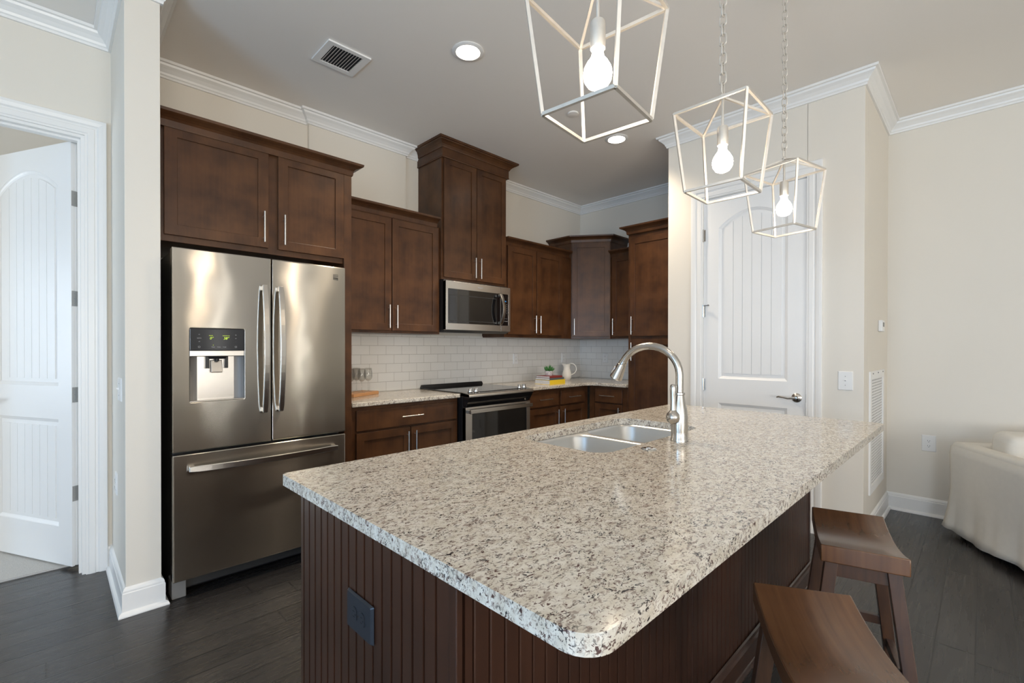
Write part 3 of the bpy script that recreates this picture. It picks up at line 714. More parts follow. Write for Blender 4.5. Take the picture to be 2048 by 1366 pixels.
# badge on the right door: stacked slanted bars
mb = MB()
for z0, z1, k in ((.029, .033, 0), (.018, .025, 0), (.009, .015, -.006), (0, .010, -.004)):
    mb.hexa([(.826, -.0012, 1.722 + z0), (.857, -.0012, 1.722 + z0 + k), (.857, .002, 1.722 + z0 + k), (.826, .002, 1.722 + z0)], [(.826, -.0012, 1.722 + z1), (.857, -.0012, 1.722 + z1 + k * .3), (.857, .002, 1.722 + z1 + k * .3), (.826, .002, 1.722 + z1)])
mb.build('badge', 'bronze', rd)
def bow_handle(parent, p0, p1, bow, w, th, name='handle', n=16, endr=.012):
    """flat bar bowed towards -Y between p0 and p1, with its two feet on the door"""
    p0 = Vector(p0); p1 = Vector(p1); d = (p1 - p0).normalized(); side = d.cross(Vector((0, 1, 0))).normalized()
    mb = MB(); rings = []
    for k in range(n + 1):
        u = k / n; yb = -bow * (0.42 + .58 * (1 - (2 * u - 1) ** 2)); c = p0 + (p1 - p0) * u; c.y += yb
        wv = w * (1 if 0 < k < n else .8)
        rings.append([mb.bm.verts.new(c + side * (sx * wv / 2) + Vector((0, sy * th / 2, 0))) for sx, sy in ((-1, -1), (1, -1), (1, 1), (-1, 1))])
    for A, B in zip(rings, rings[1:]):
        for i in range(4): mb.bm.faces.new((A[i], A[(i + 1) % 4], B[(i + 1) % 4], B[i]))
    mb.bm.faces.new(rings[0][::-1]); mb.bm.faces.new(rings[-1])
    for q, s_ in ((p0, 1), (p1, -1)):
        a = q + d * (.004 * s_); b = q + d * (.030 * s_)
        A = [a - side * w * .4, a + side * w * .4, b + side * w * .4, b - side * w * .4]
        mb.hexa([v + Vector((0, -bow * .45, 0)) for v in A], [v + Vector((0, .0, 0)) for v in A])
    return mb.build(name, 'nickel', parent, .004, bseg=2)
bow_handle(ld, (.424, 0, .930), (.424, 0, 1.648), .062, .030, .014)
bow_handle(rd, (.509, 0, .930), (.509, 0, 1.648), .062, .030, .014)
bow_handle(fz, (.066, 0, .672), (.846, 0, .672), .058, .034, .014)
MB().box(.06, .85, .085, .60, .028, .100).build('base_grille', 'black', fr)
mb = MB()
for k in range(5): mb.box(.09, .82, .078, .090, .036 + k * .013, .043 + k * .013)
mb.build('grille_slat', 'darkgrey', fr)
for x0 in (.004, .840): MB().box(x0, x0 + .062, .050, .150, .0, .095).build('foot', 'greyplastic', fr, .004)
MB().box(.01, .09, .06, .12, 1.795, 1.812).build('hinge_cover', 'darkgrey', fr, .003); MB().box(.815, .895, .06, .12, 1.795, 1.812).build('hinge_cover', 'darkgrey', fr, .003)

# ------------------------------------------------------------------ microwave
mw = thing('microwave', 'stainless over-the-range microwave with a black glass window', 'microwave', (2.430, 3.272, 0))
MB().box(.004, .776, .040, .420, 1.452, 1.892).build('oven_body', 'black', mw, .003)
def frame_plate(x0, x1, z0, z1, hole, y0, y1, m, parent, name, bevel=.003):
    mb = MB(); plate_with_holes(mb, rrect(x0, x1, z0, z1, .004, 2), [hole] if hole else [], y0, y1, lambda a, b, tt: (a, tt, b)); return mb.build(name, m, parent, bevel)
md = frame_plate(0, .652, 1.452, 1.878, rrect(.024, .646, 1.509, 1.812, .006, 3), 0, .040, 'steel2', mw, 'door')
MB().box(.022, .648, .004, .020, 1.507, 1.814).build('window_glass', 'blackglass', md)
frame_plate(.040, .600, 1.530, 1.762, rrect(.046, .594, 1.536, 1.756, .006, 3), .0028, .005, 'darkgrey', md, 'window_border', 0)
cp = frame_plate(.655, .780, 1.452, 1.878, rrect(.6565, .752, 1.509, 1.812, .006, 3), 0, .040, 'steel2', mw, 'control_side')
MB().box(.655, .754, .004, .020, 1.507, 1.814).build('control_panel', 'blackglass', cp)
for k_ in range(3): MB().box(.702 + k_ * .009, .708 + k_ * .009, .0032, .0045, 1.740, 1.750).build('display_digit', 'ledblue', cp)
for r_ in range(7):
    for c_ in range(3):
        z_ = 1.712 - r_ * .0175 if r_ < 6 else 1.575
        MB().box(.692 + c_ * .020, .697 + c_ * .020, .0033, .0045, z_, z_ + .0035).build('button', 'print', cp)
for c_ in range(3): MB().box(.690 + c_ * .021, .698 + c_ * .021, .0033, .0045, 1.548, 1.554).build('button', 'print', cp)
bow_handle(md, (.626, 0, 1.515), (.626, 0, 1.808), .075, .034, .012)
# oval badge with a swoosh, above the window
mb = MB(); mb.tube([(.392 + .030 * math.cos(a * PI / 10), -.0006, 1.848 + .0075 * math.sin(a * PI / 10)) for a in range(17)], .0010, 6)
mb.build('badge_ring', 'print', md); text('badge', 'Whirlpool', .013, (.392, -.0006, 1.846), FRONT, 'print', md, .0004)
MB().hexa([(.010, .05, 1.430), (.770, .05, 1.430), (.770, .40, 1.440), (.010, .40, 1.440)], [(.004, .010, 1.452), (.776, .010, 1.452), (.776, .40, 1.452), (.004, .40, 1.452)]).build('underside_vent', 'darkgrey', mw, .002)

# ------------------------------------------------------------------ range
rg = thing('range', 'slide-in electric range with black glass cooktop and steel oven door', 'stove', (2.430, 3.0, 0))
MB().box(.002, .773, .045, .640, .02, .900).build('range_body', 'black', rg, .002)
MB().box(-.001, .776, .060, .650, .900, .922).build('cooktop', 'blackglass', rg, .003)
mb = MB(); mb.hexa([(.010, .655, .916), (.765, .655, .916), (.765, .690, .916), (.010, .690, .916)], [(.02, .660, .948), (.755, .660, .948), (.755, .688, .948), (.02, .688, .948)]); mb.build('rear_vent_rail', 'black', rg, .006)
# tilted front lip in steel
mb = MB(); prof = [(-.048, .886), (-.048, .904), (-.035, .914), (.075, .926), (.075, .890)]
A = [mb.bm.verts.new((0, y, z)) for y, z in prof]; B = [mb.bm.verts.new((.775, y, z)) for y, z in prof]
mb.bm.faces.new(A); mb.bm.faces.new(B[::-1])
for i in range(5): mb.bm.faces.new((A[i], A[(i + 1) % 5], B[(i + 1) % 5], B[i]))
mb.build('control_lip', 'steel2', rg, .004)
mb = MB(); prof = [(-.046, .886), (.004, .806), (.05, .806), (.05, .886)]
A = [mb.bm.verts.new((.004, y, z)) for y, z in prof]; B = [mb.bm.verts.new((.771, y, z)) for y, z in prof]
mb.bm.faces.new(A); mb.bm.faces.new(B[::-1])
for i in range(4): mb.bm.faces.new((A[i], A[(i + 1) % 4], B[(i + 1) % 4], B[i]))
mb.build('front_fascia', 'blackglass', rg, .003)
def knob(x):
    o = MB().lathe([(0, 0), (.024, 0), (.024, .004), (.019, .006), (.018, .022), (.015, .026), (0, .026)], (0, 0, 0), 24); o.box(-.0035, .0035, -.019, .019, .018, .030)
    o.build('knob', 'chrome', rg, smooth='auto', loc=(x, .035, .9235), rot=(R(-6), 0, 0))
for x in (.075, .140, .665, .727): knob(x)
MB().box(.17, .63, .010, .055, .9195, .9235).build('touch_panel', 'blackglass', rg, .001, rot=None)
od = frame_plate(0, .775, .215, .800, rrect(.070, .727, .300, .745, .006, 2), 0, .040, 'steel2', rg, 'oven_door')
MB().box(.068, .729, .004, .030, .298, .747).build('window_glass', 'blackglass', od)
mb = MB(); mb.box(.020, .770, -.042, -.022, .748, .782); mb.box(.020, .046, -.03, 0, .750, .780); mb.box(.744, .770, -.03, 0, .750, .780)
mb.build('handle', 'nickel', od, .004)
MB().box(0, .775, 0, .040, .035, .205).build('storage_drawer', 'steel2', rg, .003)

# ------------------------------------------------------------------ island
isl = thing('kitchen_island', 'dark beadboard kitchen island base carrying the large granite top', 'kitchen island', (.53, .68, 0))
IX, IY = 2.47, .75
MB().box(.012, .030, .012, IY, 0, .878).box(2.44, IX, .012, IY, 0, .878).box(.030, 2.44, .012, .030, 0, .878).box(.030, 2.44, IY - .02, IY, 0, .878).box(.030, 2.44, .030, IY - .02, .10, .12).build('island_body', 'cab_end', isl)
def beadboard(length, z0, z1, pitch=.0415, dep=.004, gw=.004, edge=.02):
    """panel profile along local x, front at y=0 facing -Y"""
    pts = [(0, 0)]; x = edge
    while x < length - edge * .6:
        pts += [(x - .0026, 0), (x - .0018, .008), (x + .0018, .008), (x + .0026, .0012), (x + .006, 0)]; x += pitch
    pts += [(length, 0), (length, .012), (0, .012)]
    mb = MB(); A = [mb.bm.verts.new((a, b, z0)) for a, b in pts]; B = [mb.bm.verts.new((a, b, z1)) for a, b in pts]
    n = len(pts)
    for i in range(n): mb.bm.faces.new((A[i], A[(i + 1) % n], B[(i + 1) % n], B[i]))
    return mb
beadboard(IY - .022, .0, .879).build('end_panel', 'cab_end', isl, rot=(0, 0, R(-90)), loc=(0, IY, 0))
MB().box(-.003, .012, -.003, .020, 0, .879).build('corner_trim', 'cab_end', isl, .002)
beadboard(.965, .0, .879).build('front_panel', 'cab_end', isl, loc=(.020, 0, 0))
beadboard(1.44, .0, .879, pitch=.0405).build('front_panel', 'cab_end', isl, loc=(1.010, 0, 0))
MB().box(.985, 1.010, -.003, .012, 0, .879).build('seam_trim', 'cab_end', isl, .002)
MB().box(2.45, 2.473, -.004, IY, 0, .879).build('far_end_panel', 'cab_end', isl, .002)
ISB = [(0, 0), (.022, 0), (.022, .006), (.016, .018), (.012, .020), (.012, .080), (.016, .083), (.016, .092), (.010, .100), (.006, .110), (0, .114)]
mb = MB(); sweep(mb, [(-.003, IY), (-.003, -.004), (IX + .003, -.004)], ISB); mb.build('baseboard', 'cab_end', isl)
for k in range(5):
    wdt = (IX - .04) / 5
    o = shaker(wdt - .012, .72).build('door', 'cab', isl, .0018, loc=(.02 + (k + 1) * wdt, IY, .13), rot=(0, 0, R(180))); pull(o, .03, .5)
# granite slab with the sink cut-out
cut = rrect(1.415, 2.255, .965, 1.402, (.10, .085, .075, .09), 7)
mb = MB(); plate_with_holes(mb, rrect(.500, 3.034, .357, 1.508, (.03, .018, .055, .035), 7), [cut], .879, ZC)
slab = mb.build('island_countertop', 'granite', None, .005, bseg=3)
tag(slab, 'large speckled cream granite island top with rounded near corner', 'countertop')
# sink
sk = thing('kitchen_sink', 'undermount double-bowl stainless sink set in the island', 'sink', (1.83, 1.18, .879))
def bowl(x0, x1, y0, y1, r, depth, name):
    mb = MB(); rings = []
    for ins, z, rr in ((-.006, 0, r + .006), (.0, -.004, r), (.004, -.012, r), (.008, -depth + .03, r * .9), (.018, -depth + .010, r * .8), (.04, -depth, r * .6)):
        rings.append([mb.bm.verts.new((x - 1.83, y - 1.18, z)) for x, y in rrect(x0 + ins, x1 - ins, y0 + ins, y1 - ins, max(.01, rr), 6)])
    for A, B in zip(rings, rings[1:]):
        for i in range(len(A)): mb.bm.faces.new((A[i], A[(i + 1) % len(A)], B[(i + 1) % len(A)], B[i]))
    mb.bm.faces.new(rings[-1])
    o = mb.build(name, 'sinksteel', sk, smooth='auto')
    cxx, cyy = (x0 + x1) / 2 - 1.83, (y0 + y1) / 2 - 1.18
    MB().lathe([(.0, .002), (.028, .002), (.034, .004), (.042, .003), (.044, 0), (0, 0)][::-1], (cxx, cyy, -depth), 24).build('drain', 'chrome', o)
    return o
b1 = (1.425, 1.822, .975, 1.392); b2 = (1.865, 2.245, .975, 1.392)
bowl(*b1, .075, .20, 'bowl'); bowl(*b2, .075, .20, 'bowl')
mb = MB(); hs = [[(x - 1.83, y - 1.18) for x, y in rrect(b[0] - .006, b[1] + .006, b[2] - .006, b[3] + .006, .081, 6)] for b in (b1, b2)]
plate_with_holes(mb, rrect(-.43, .43, -.235, .235, .08, 6), hs, -.0045, -.0005); mb.build('rim', 'sinksteel', sk)
# faucet
fc = thing('faucet', 'brushed nickel pull-down gooseneck faucet standing behind the sink', 'faucet', (1.850, .886, ZC))
MB().lathe([(0, 0), (.036, 0), (.036, .010), (.033, .016), (.034, .04), (.0345, .07), (.0335, .10), (.030, .13), (.025, .155), (.021, .175), (.019, .190), (.022, .193), (.022, .200), (.017, .202), (0, .202)], seg=32).build('faucet_body', 'nickel', fc, smooth='auto')
c0 = 0.135; pts = [(0, 0, .195), (0, 0, .25), (0, 0, .275)]
for k in range(1, 15):
    a = R(180 - k * 11.2); pts.append((-.012 * k / 14, c0 + c0 * math.cos(a), .275 + .118 * math.sin(a)))
MB().tube(pts, .0158, 20).build('spout', 'nickel', fc, smooth='auto')
e = Vector(pts[-1]); d = (Vector(pts[-1]) - Vector(pts[-2])).normalized(); d = Vector((d.x, d.y * .8, d.z)).normalized()
hp = [e, e + d * .012, e + d * .014, e + d * .035, e + d * .060, e + d * .082, e + d * .086]
MB().tube(hp, .02, 24, rads=[.0185, .0185, .0205, .023, .0265, .029, .026]).build('spray_head', 'nickel', fc, smooth='auto')
MB().tube([e + d * .030 + Vector((-.012, .018, .004)), e + d * .058 + Vector((-.012, .022, .002))], .008, 12, rads=[.007, .008]).build('spray_button', 'chrome', fc, smooth='auto')
MB().lathe([(0, -.028), (.012, -.026), (.022, -.018), (.0275, -.004), (.028, .004), (.025, .014), (.018, .022), (.0115, .030), (.0105, .06), (.0115, .095), (.013, .118), (.0125, .128), (.008, .135), (0, .137)], (-.036, .010, .100), 24).build('lever_handle', 'nickel', fc, smooth='auto')
o = MB().lathe([(0, 0), (.027, 0), (.029, .003), (.024, .006), (.010, .0065), (.009, .009), (0, .0095)], seg=28).build('sink_air_switch_cap', 'chrome', smooth='auto', loc=(1.612, .893, ZC)); tag(o, 'small round chrome cap on the island granite near the faucet', 'sink accessory')

# ------------------------------------------------------------------ outlets and switches
def wall_plate(name, label, cat, loc, rz, kind, m='whiteplastic', w=.075, h=.118, horizontal=False):
    root = thing(name, label, cat, loc, rz)
    pr = rrect(-w / 2, w / 2, -h / 2, h / 2, .003, 2)
    mb = MB(); A = [mb.bm.verts.new((a, 0, b)) for a, b in pr]; B = [mb.bm.verts.new((a * .90, -.006, b * .94)) for a, b in pr]; n = len(pr)
    for i in range(n): mb.bm.faces.new((A[i], A[(i + 1) % n], B[(i + 1) % n], B[i]))
    mb.bm.faces.new(B); mb.bm.faces.new(A[::-1]); mb.build('cover_plate', m, root)
    if kind == 'outlet':
        for s_ in (-1, 1):
            cx_, cz_ = (s_ * .0195, 0) if horizontal else (0, s_ * .0195)
            mb = MB(); circ = []
            for k in range(20):
                a = 2 * PI * k / 20; x_ = .0170 * math.cos(a); z_ = .0170 * math.sin(a)
                if horizontal: x_ = max(-.0135, min(.0135, x_))
                else: z_ = max(-.0135, min(.0135, z_))
                circ.append((x_ + cx_, z_ + cz_))
            plate_with_holes(mb, circ, [], -.0085, -.005, lambda a, b, tt: (a, tt, b))
            rc_ = mb.build('receptacle', m, root)
            mb = MB()
            for dx_ in (-.0063, .0063):
                if horizontal: mb.box(cx_ - .004, cx_ + .004, -.0089, -.006, cz_ + dx_ - .001, cz_ + dx_ + .001)
                else: mb.box(cx_ + dx_ - .001, cx_ + dx_ + .001, -.0089, -.006, cz_ - .002, cz_ + .006)
            mb.lathe([(0, 0), (.0024, 0), (.0024, .002), (0, .002)], (cx_ + (.008 if horizontal else 0), -.0089, cz_ + (0 if horizontal else -.008)), 10, axis='y')
            mb.build('socket_slot', 'slot', rc_)
        MB().lathe([(0, 0), (.0025, 0), (.0025, .001), (0, .001)], (0, -.007, 0), 10, axis='y').build('screw', 'nickel' if m != 'whiteplastic' else m, root)
    else:
        MB().box(-.005, .005, -.0065, -.004, -.012, .012).build('toggle_slot', 'greyplastic' if False else 'whiteplastic', root)
        MB().hexa([(-.004, -.006, -.003), (.004, -.006, -.003), (.004, -.006, .007), (-.004, -.006, .007)], [(-.0035, -.017, .004), (.0035, -.017, .004), (.0035, -.016, .009), (-.0035, -.016, .009)]).build('toggle', 'whiteplastic', root)
        for z_ in (-.030, .030): MB().lathe([(0, 0), (.0025, 0), (.0025, .001), (0, .001)], (0, -.007, z_), 10, axis='y').build('screw', 'greyplastic', root)
    return root
wall_plate('wall_outlet', 'white outlet on the tile above the books', 'outlet', (3.700, YA - .0112, 1.170), 0, 'outlet')
wall_plate('wall_outlet', 'white outlet on the tile just above the jug', 'outlet', (4.545, YA - .0112, 1.170), 0, 'outlet')
wall_plate('wall_outlet', 'white outlet on the tile next to the tall pantry cabinet', 'outlet', (XB - .0112, 3.300, 1.170), R(-90), 'outlet')
wall_plate('wall_outlet', 'white outlet low on the cream wall beside the armchair', 'outlet', (XW, .300, .560), R(-90), 'outlet', w=.085, h=.125)
wall_plate('light_switch', 'white toggle switch on the wall right of the closed door', 'light switch', (XP, .656, 1.077), R(-90), 'switch', w=.085, h=.128)
wall_plate('island_outlet', 'dark sideways outlet on the beadboard end of the island', 'outlet', (.527, 1.048, .655), R(-90), 'outlet', m='outletdark', w=.130, h=.090, horizontal=True)
wall_plate('light_switch', 'white switch plate on the hall side of the narrow stub wall', 'light switch', (XL, 3.12, 1.080), R(-90), 'switch', w=.16, h=.12)
wall_plate('wall_outlet', 'white outlet low on the hall side of the stub wall', 'outlet', (XL, 3.32, .555), R(-90), 'outlet', w=.08, h=.12)

# thermostat and return-air grille on the living side wall of the closet (faces -Y)
th = thing('thermostat', 'small white thermostat on the narrow wall above the return grille', 'thermostat', (4.42, YP, 1.462))
MB().box(-.055, .055, -.026, 0, -.042, .042).build('thermostat_case', 'whiteplastic', th, .006, bseg=3); MB().box(-.03, .03, -.0275, -.025, -.006, .026).build('display', 'greyplastic', th, .001)
gr = thing('return_air_grille', 'tall white return air grille on the narrow wall beside the closet', 'vent', (3.985, YP, .284))
gw, gh = .615, .850
mb = MB(); plate_with_holes(mb, rrect(0, gw, 0, gh, .004, 2), [rrect(.055, gw - .055, .055, gh - .055, .003, 2)], -.010, 0, lambda a, b, tt: (a, tt, b)); mb.build('frame', 'trim', gr, .003)
MB().box(.05, gw - .05, -.0016, -.0002, .05, gh - .05).build('backing', 'tan', gr)
mb = MB(); nz = 36
pz = (gh - .11) / nz
for k in range(nz + 1):
    z_ = .055 + pz * k - pz * .25; mb.box(.055, gw - .055, -.0030, -.0020, max(.050, z_), min(gh - .05, z_ + pz * .45))
for k in range(0, 15):
    x_ = .055 + (gw - .11) * k / 14; mb.box(x_ - .007, x_ + .007, -.0032, -.0018, .052, gh - .052)
mb.build('louvre', 'trim', gr)
mb = MB();
for x_ in (.10, .32, .54): mb.box(x_ - .01, x_ + .01, -.013, -.009, gh - .020, gh - .012)
mb.build('catch', 'greyplastic', gr)

# ------------------------------------------------------------------ ceiling fixtures
def downlight(x, y, label):
    t_ = thing('recessed_downlight', label, 'ceiling light', (x, y, H), 0, 'recessed ceiling downlights')
    MB().lathe([(.068, -.0005), (.096, -.0005), (.098, -.004), (.090, -.008), (.074, -.010), (.070, -.006)], seg=40, cap=False).build('trim_ring', 'trim', t_, smooth='auto')
    MB().lathe([(0, -.006), (.045, -.0065), (.071, -.005), (.071, -.001), (0, -.001)], seg=40).build('lens', 'downlight', t_)
    l = bpy.data.lights.new('downlight_lamp', 'SPOT'); l.energy = 120; l.spot_size = R(128); l.spot_blend = .9; l.shadow_soft_size = .06; l.color = (1, .84, .64)
    lo = bpy.data.objects.new('lamp', l); COL.objects.link(lo); lo.parent = t_; lo.location = (0, 0, -.02)
downlight(1.821, 2.228, 'lit round downlight in the ceiling nearest the air vent')
downlight(3.495, 2.250, 'lit round downlight in the ceiling near the angled corner cabinet')
o = MB().lathe([(0, 0), (.040, 0), (.043, -.004), (.040, -.010), (.010, -.013), (0, -.013)], seg=32).build('sprinkler_cover', 'ceiling', smooth='auto', loc=(2.877, 2.243, H)); tag(o, 'small flat round cap on the ceiling between the two downlights', 'sprinkler')
vt = thing('ceiling_vent', 'white rectangular ceiling air vent with angled louvres', 'vent', (1.166, 2.709, H))
vw, vd = .270, .262
mb = MB(); plate_with_holes(mb, rrect(0, vw, 0, vd, .003, 2), [rrect(.040, vw - .040, .030, vd - .034, .002, 2)], -.010, -.0005); mb.build('frame', 'trim', vt, .003)
MB().box(.038, vw - .038, .028, vd - .03, -.003, -.0005).build('dark_backing', 'slot', vt)
mb = MB()
for k in range(11):
    x_ = .047 + k * .0176; mb.hexa([(x_ - .001, .030, -.010), (x_ + .0015, .030, -.010), (x_ + .0015, vd - .034, -.010), (x_ - .001, vd - .034, -.010)], [(x_ + .006, .030, -.002), (x_ + .0085, .030, -.002), (x_ + .0085, vd - .034, -.002), (x_ + .006, vd - .034, -.002)])
mb.build('louvre', 'trim', vt)

# ------------------------------------------------------------------ pendants
def chain_mesh(z0, z1, pitch=.036, r=.0029):
    mb = MB(); z = z0; k = 0
    while z < z1 - .01:
        hl, hw = .0225, .0118; pts = []
        for i in range(16):
            a = 2 * PI * i / 16; px = hw * math.cos(a); pz = (hl - hw) * (1 if math.sin(a) > 0 else -1) * (1 if abs(math.sin(a)) > .01 else 0) + hw * math.sin(a)
            px, py = (px, 0) if k % 2 == 0 else (0, px)
            pts.append((px, py, z + hl + pz))
        mb.tube(pts, r, 6, closed=True); z += pitch; k += 1
    return mb
def pendant(x, y, rz, label):
    z0 = 1.882
    root = thing('lantern_pendant', label, 'pendant light', (x, y, z0), rz, 'open lantern pendants over the island')
    b, tt, zt, za, s = .100, .129, .288, .352, .0085
    mb = MB(); B = [(-b, -b, 0), (b, -b, 0), (b, b, 0), (-b, b, 0)]; T = [(-tt, -tt, zt), (tt, -tt, zt), (tt, tt, zt), (-tt, tt, zt)]
    for i in range(4):
        mb.bar(B[i], B[(i + 1) % 4], s); mb.bar(T[i], T[(i + 1) % 4], s); mb.bar(B[i], T[i], s, roll=(B[i][0], B[i][1] * .999, 0)); mb.bar(T[i], (0, 0, za), s * .85)
    mb.lathe([(0, 0), (.010, 0), (.010, .016), (.004, .020), (0, .020)], (0, 0, za - .008), 12)
    mb.build('lantern_frame', 'silverleaf', root)
    MB().tube([(0, 0, .24), (0, 0, za + .005)], .0048, 10).build('stem', 'silverleaf', root)
    MB().lathe([(0, .172), (.0185, .172), (.0195, .176), (.0195, .236), (.017, .242), (0, .242)], (0, 0, 0), 24).build('lamp_socket', 'silverleaf', root, smooth='auto')
    MB().lathe([(0, .070), (.012, .0725), (.025, .079), (.034, .093), (.0365, .108), (.034, .123), (.026, .138), (.017, .150), (.0145, .160), (.0145, .172), (0, .172)], (0, 0, 0), 28).build('bulb', 'bulb', root, smooth='auto')
    mb = chain_mesh(za + .012, H - z0 - .03); mb.build('chain', 'silverleaf', root, smooth='auto')
    MB().lathe([(0, -.03), (.010, -.028), (.030, -.024), (.060, -.010), (.062, -.0005), (0, -.0005)], (0, 0, H - z0), 28).build('canopy', 'silverleaf', root, smooth='auto')
pendant(.988, .692, R(6), 'nearest of the three lit silver lantern pendants, its top out of view')
pendant(1.790, .692, R(0), 'middle of the three lit silver lantern pendants over the island')
pendant(2.600, .705, R(-13), 'farthest lit silver lantern pendant, hanging in front of the closed white door')

# ------------------------------------------------------------------ stools
def stool(cx, cy, ang, label):
    root = thing('saddle_stool', label, 'stool', (cx, cy, 0), ang, 'saddle seat counter stools')
    L, Wd, hs = .435, .240, .612
    mb = MB(); n = 16; A = []; B = []
    for k in range(n + 1):
        u = -1 + 2 * k / n; x = u * L / 2; zt_ = hs + .030 * (u * u) - .012; zb_ = hs - .040 + .012 * u * u - .012
        A.append([mb.bm.verts.new((x, -Wd / 2, zt_)), mb.bm.verts.new((x, Wd / 2, zt_)), mb.bm.verts.new((x, Wd / 2, zb_)), mb.bm.verts.new((x, -Wd / 2, zb_))])
    for P, Q in zip(A, A[1:]):
        for i in range(4): mb.bm.faces.new((P[i], P[(i + 1) % 4], Q[(i + 1) % 4], Q[i]))
    mb.bm.faces.new(A[0][::-1]); mb.bm.faces.new(A[-1])
    mb.build('seat', 'stool', root, .004, smooth='auto', bseg=2)
    tx, ty, bx_, by_ = .160, .085, .200, .150; zt = hs - .045
    def P(sx, sy, z):
        u = 1 - z / zt; return (sx * (tx + (bx_ - tx) * u), sy * (ty + (by_ - ty) * u), z)
    for sx in (-1, 1):
        for sy in (-1, 1):
            w_ = .019; a = P(sx, sy, 0); c = P(sx, sy, zt)
            MB().hexa([(a[0] + i * w_, a[1] + j * w_, 0) for i, j in ((-1, -1), (1, -1), (1, 1), (-1, 1))], [(c[0] + i * w_, c[1] + j * w_, zt) for i, j in ((-1, -1), (1, -1), (1, 1), (-1, 1))]).build('leg', 'stool_leg', root, .002)
    for sy in (-1, 1):
        MB().bar(P(-1, sy, zt - .03), P(1, sy, zt - .03), .018, .050).build('apron', 'stool_leg', root, .002)
        MB().bar(P(-1, sy, .155), P(1, sy, .155), .022, .034).build('stretcher', 'stool_leg', root, .002)
    for sx in (-1, 1):
        MB().bar(P(sx, -1, zt - .03), P(sx, 1, zt - .03), .018, .050).build('apron', 'stool_leg', root, .002)
        MB().bar(P(sx, -1, .235), P(sx, 1, .235), .022, .034).build('stretcher', 'stool_leg', root, .002)
stool(2.106, .334, R(16), 'farther of the two wooden saddle stools, beside the island toward the armchair')
stool(1.292, .255, R(28), 'nearest wooden saddle stool, cut by the bottom edge, warm brown seat')

# ------------------------------------------------------------------ armchair with a slipcover
ac = thing('slipcovered_armchair', 'white linen slipcovered armchair standing in the corner by the cream wall', 'armchair', (4.50, .165, 0), R(210))
# local: x along the near arm (away from the back), y across the chair towards the wall: world dir -60 deg
AL, AW, AT = .92, .80, .105
def soft_box(x0, x1, y0, y1, z0, z1, name, bevel=.03, seg=4): return MB().box(x0, x1, y0, y1, z0, z1).build(name, 'linen', ac, bevel, smooth='auto', bseg=seg)
U = [(0, 0), (AL, 0), (AL, AT), (AT + .02, AT), (AT + .02, AW - AT), (AL, AW - AT), (AL, AW), (0, AW)]
MB().prism(U, .30, .645).build('back_and_arms', 'linen', ac, .028, smooth='auto', bseg=4)
soft_box(AT + .01, AL - .02, AT + .005, AW - AT - .005, .30, .50, 'seat_cushion', .04)
bc = MB().box(0, .20, AT + .01, AW - AT - .01, 0, .33).build('back_cushion', 'linen', ac, .05, smooth='auto', bseg=5, loc=(AT + .03, 0, .44), rot=(0, R(8), 0))
mb = MB(); per = []
def edge(p, q, n):
    for k in range(n): u = k / n; per.append((p[0] + (q[0] - p[0]) * u, p[1] + (q[1] - p[1]) * u))
edge((0, 0), (0, AW), 40); edge((0, AW), (AL, AW), 46); edge((AL, AW), (AL, 0), 40); edge((AL, 0), (0, 0), 46)
random.seed(4); n = len(per); ph = [random.uniform(0, 6) for _ in range(4)]
rings = []
for j, z in enumerate((.617, .56, .44, .32, .24, .16, .08, .032)):
    fl = max(0, (.34 - z) / .30); ring = []
    for i, (x, y) in enumerate(per):
        cxm, cym = AL / 2, AW / 2; ox = (x - cxm) / (AL / 2); oy = (y - cym) / (AW / 2)
        s_ = i / n * 2 * PI; wv = (.009 * math.sin(s_ * 8 + ph[0]) + .004 * math.sin(s_ * 19 + ph[1]) + .0015 * math.sin(s_ * 37 + ph[2])) * fl + .018 * fl ** 3 + .010 * fl * fl * (abs(ox) > .9 and abs(oy) > .9)
        wv += .0025 * math.sin(s_ * 6 + z * 14) * (0 if j == 0 else 1)
        nx = ox if abs(ox) > .96 else 0; ny = oy if abs(oy) > .96 else 0; l_ = math.hypot(nx, ny) or 1
        front = ox > .96 and abs(oy) < .72; zz = (z * (.5 if front else 1)) + (.012 * math.sin(s_ * 5 + ph[3]) if j == 7 else 0)
        ring.append(mb.bm.verts.new((x + nx / l_ * (wv + (.0005 if j == 0 else .004)), y + ny / l_ * (wv + (.0005 if j == 0 else .004)), zz)))
    rings.append(ring)
for A, B in zip(rings, rings[1:]):
    for i in range(n): mb.bm.faces.new((A[i], A[(i + 1) % n], B[(i + 1) % n], B[i]))
sko = mb.build('skirt', 'linen', ac, smooth=True); sd = sko.modifiers.new('solid', 'SOLIDIFY'); sd.thickness = .004; sd.offset = -1
for x_, y_ in ((.06, .06), (AL - .06, .06), (.06, AW - .06), (AL - .06, AW - .06)):
    MB().box(x_ - .02, x_ + .02, y_ - .02, y_ + .02, 0, .31).build('leg', 'cab', ac)
MB().box(.02, AL - .02, .02, AW - .02, .20, .31).build('frame', 'linen', ac)

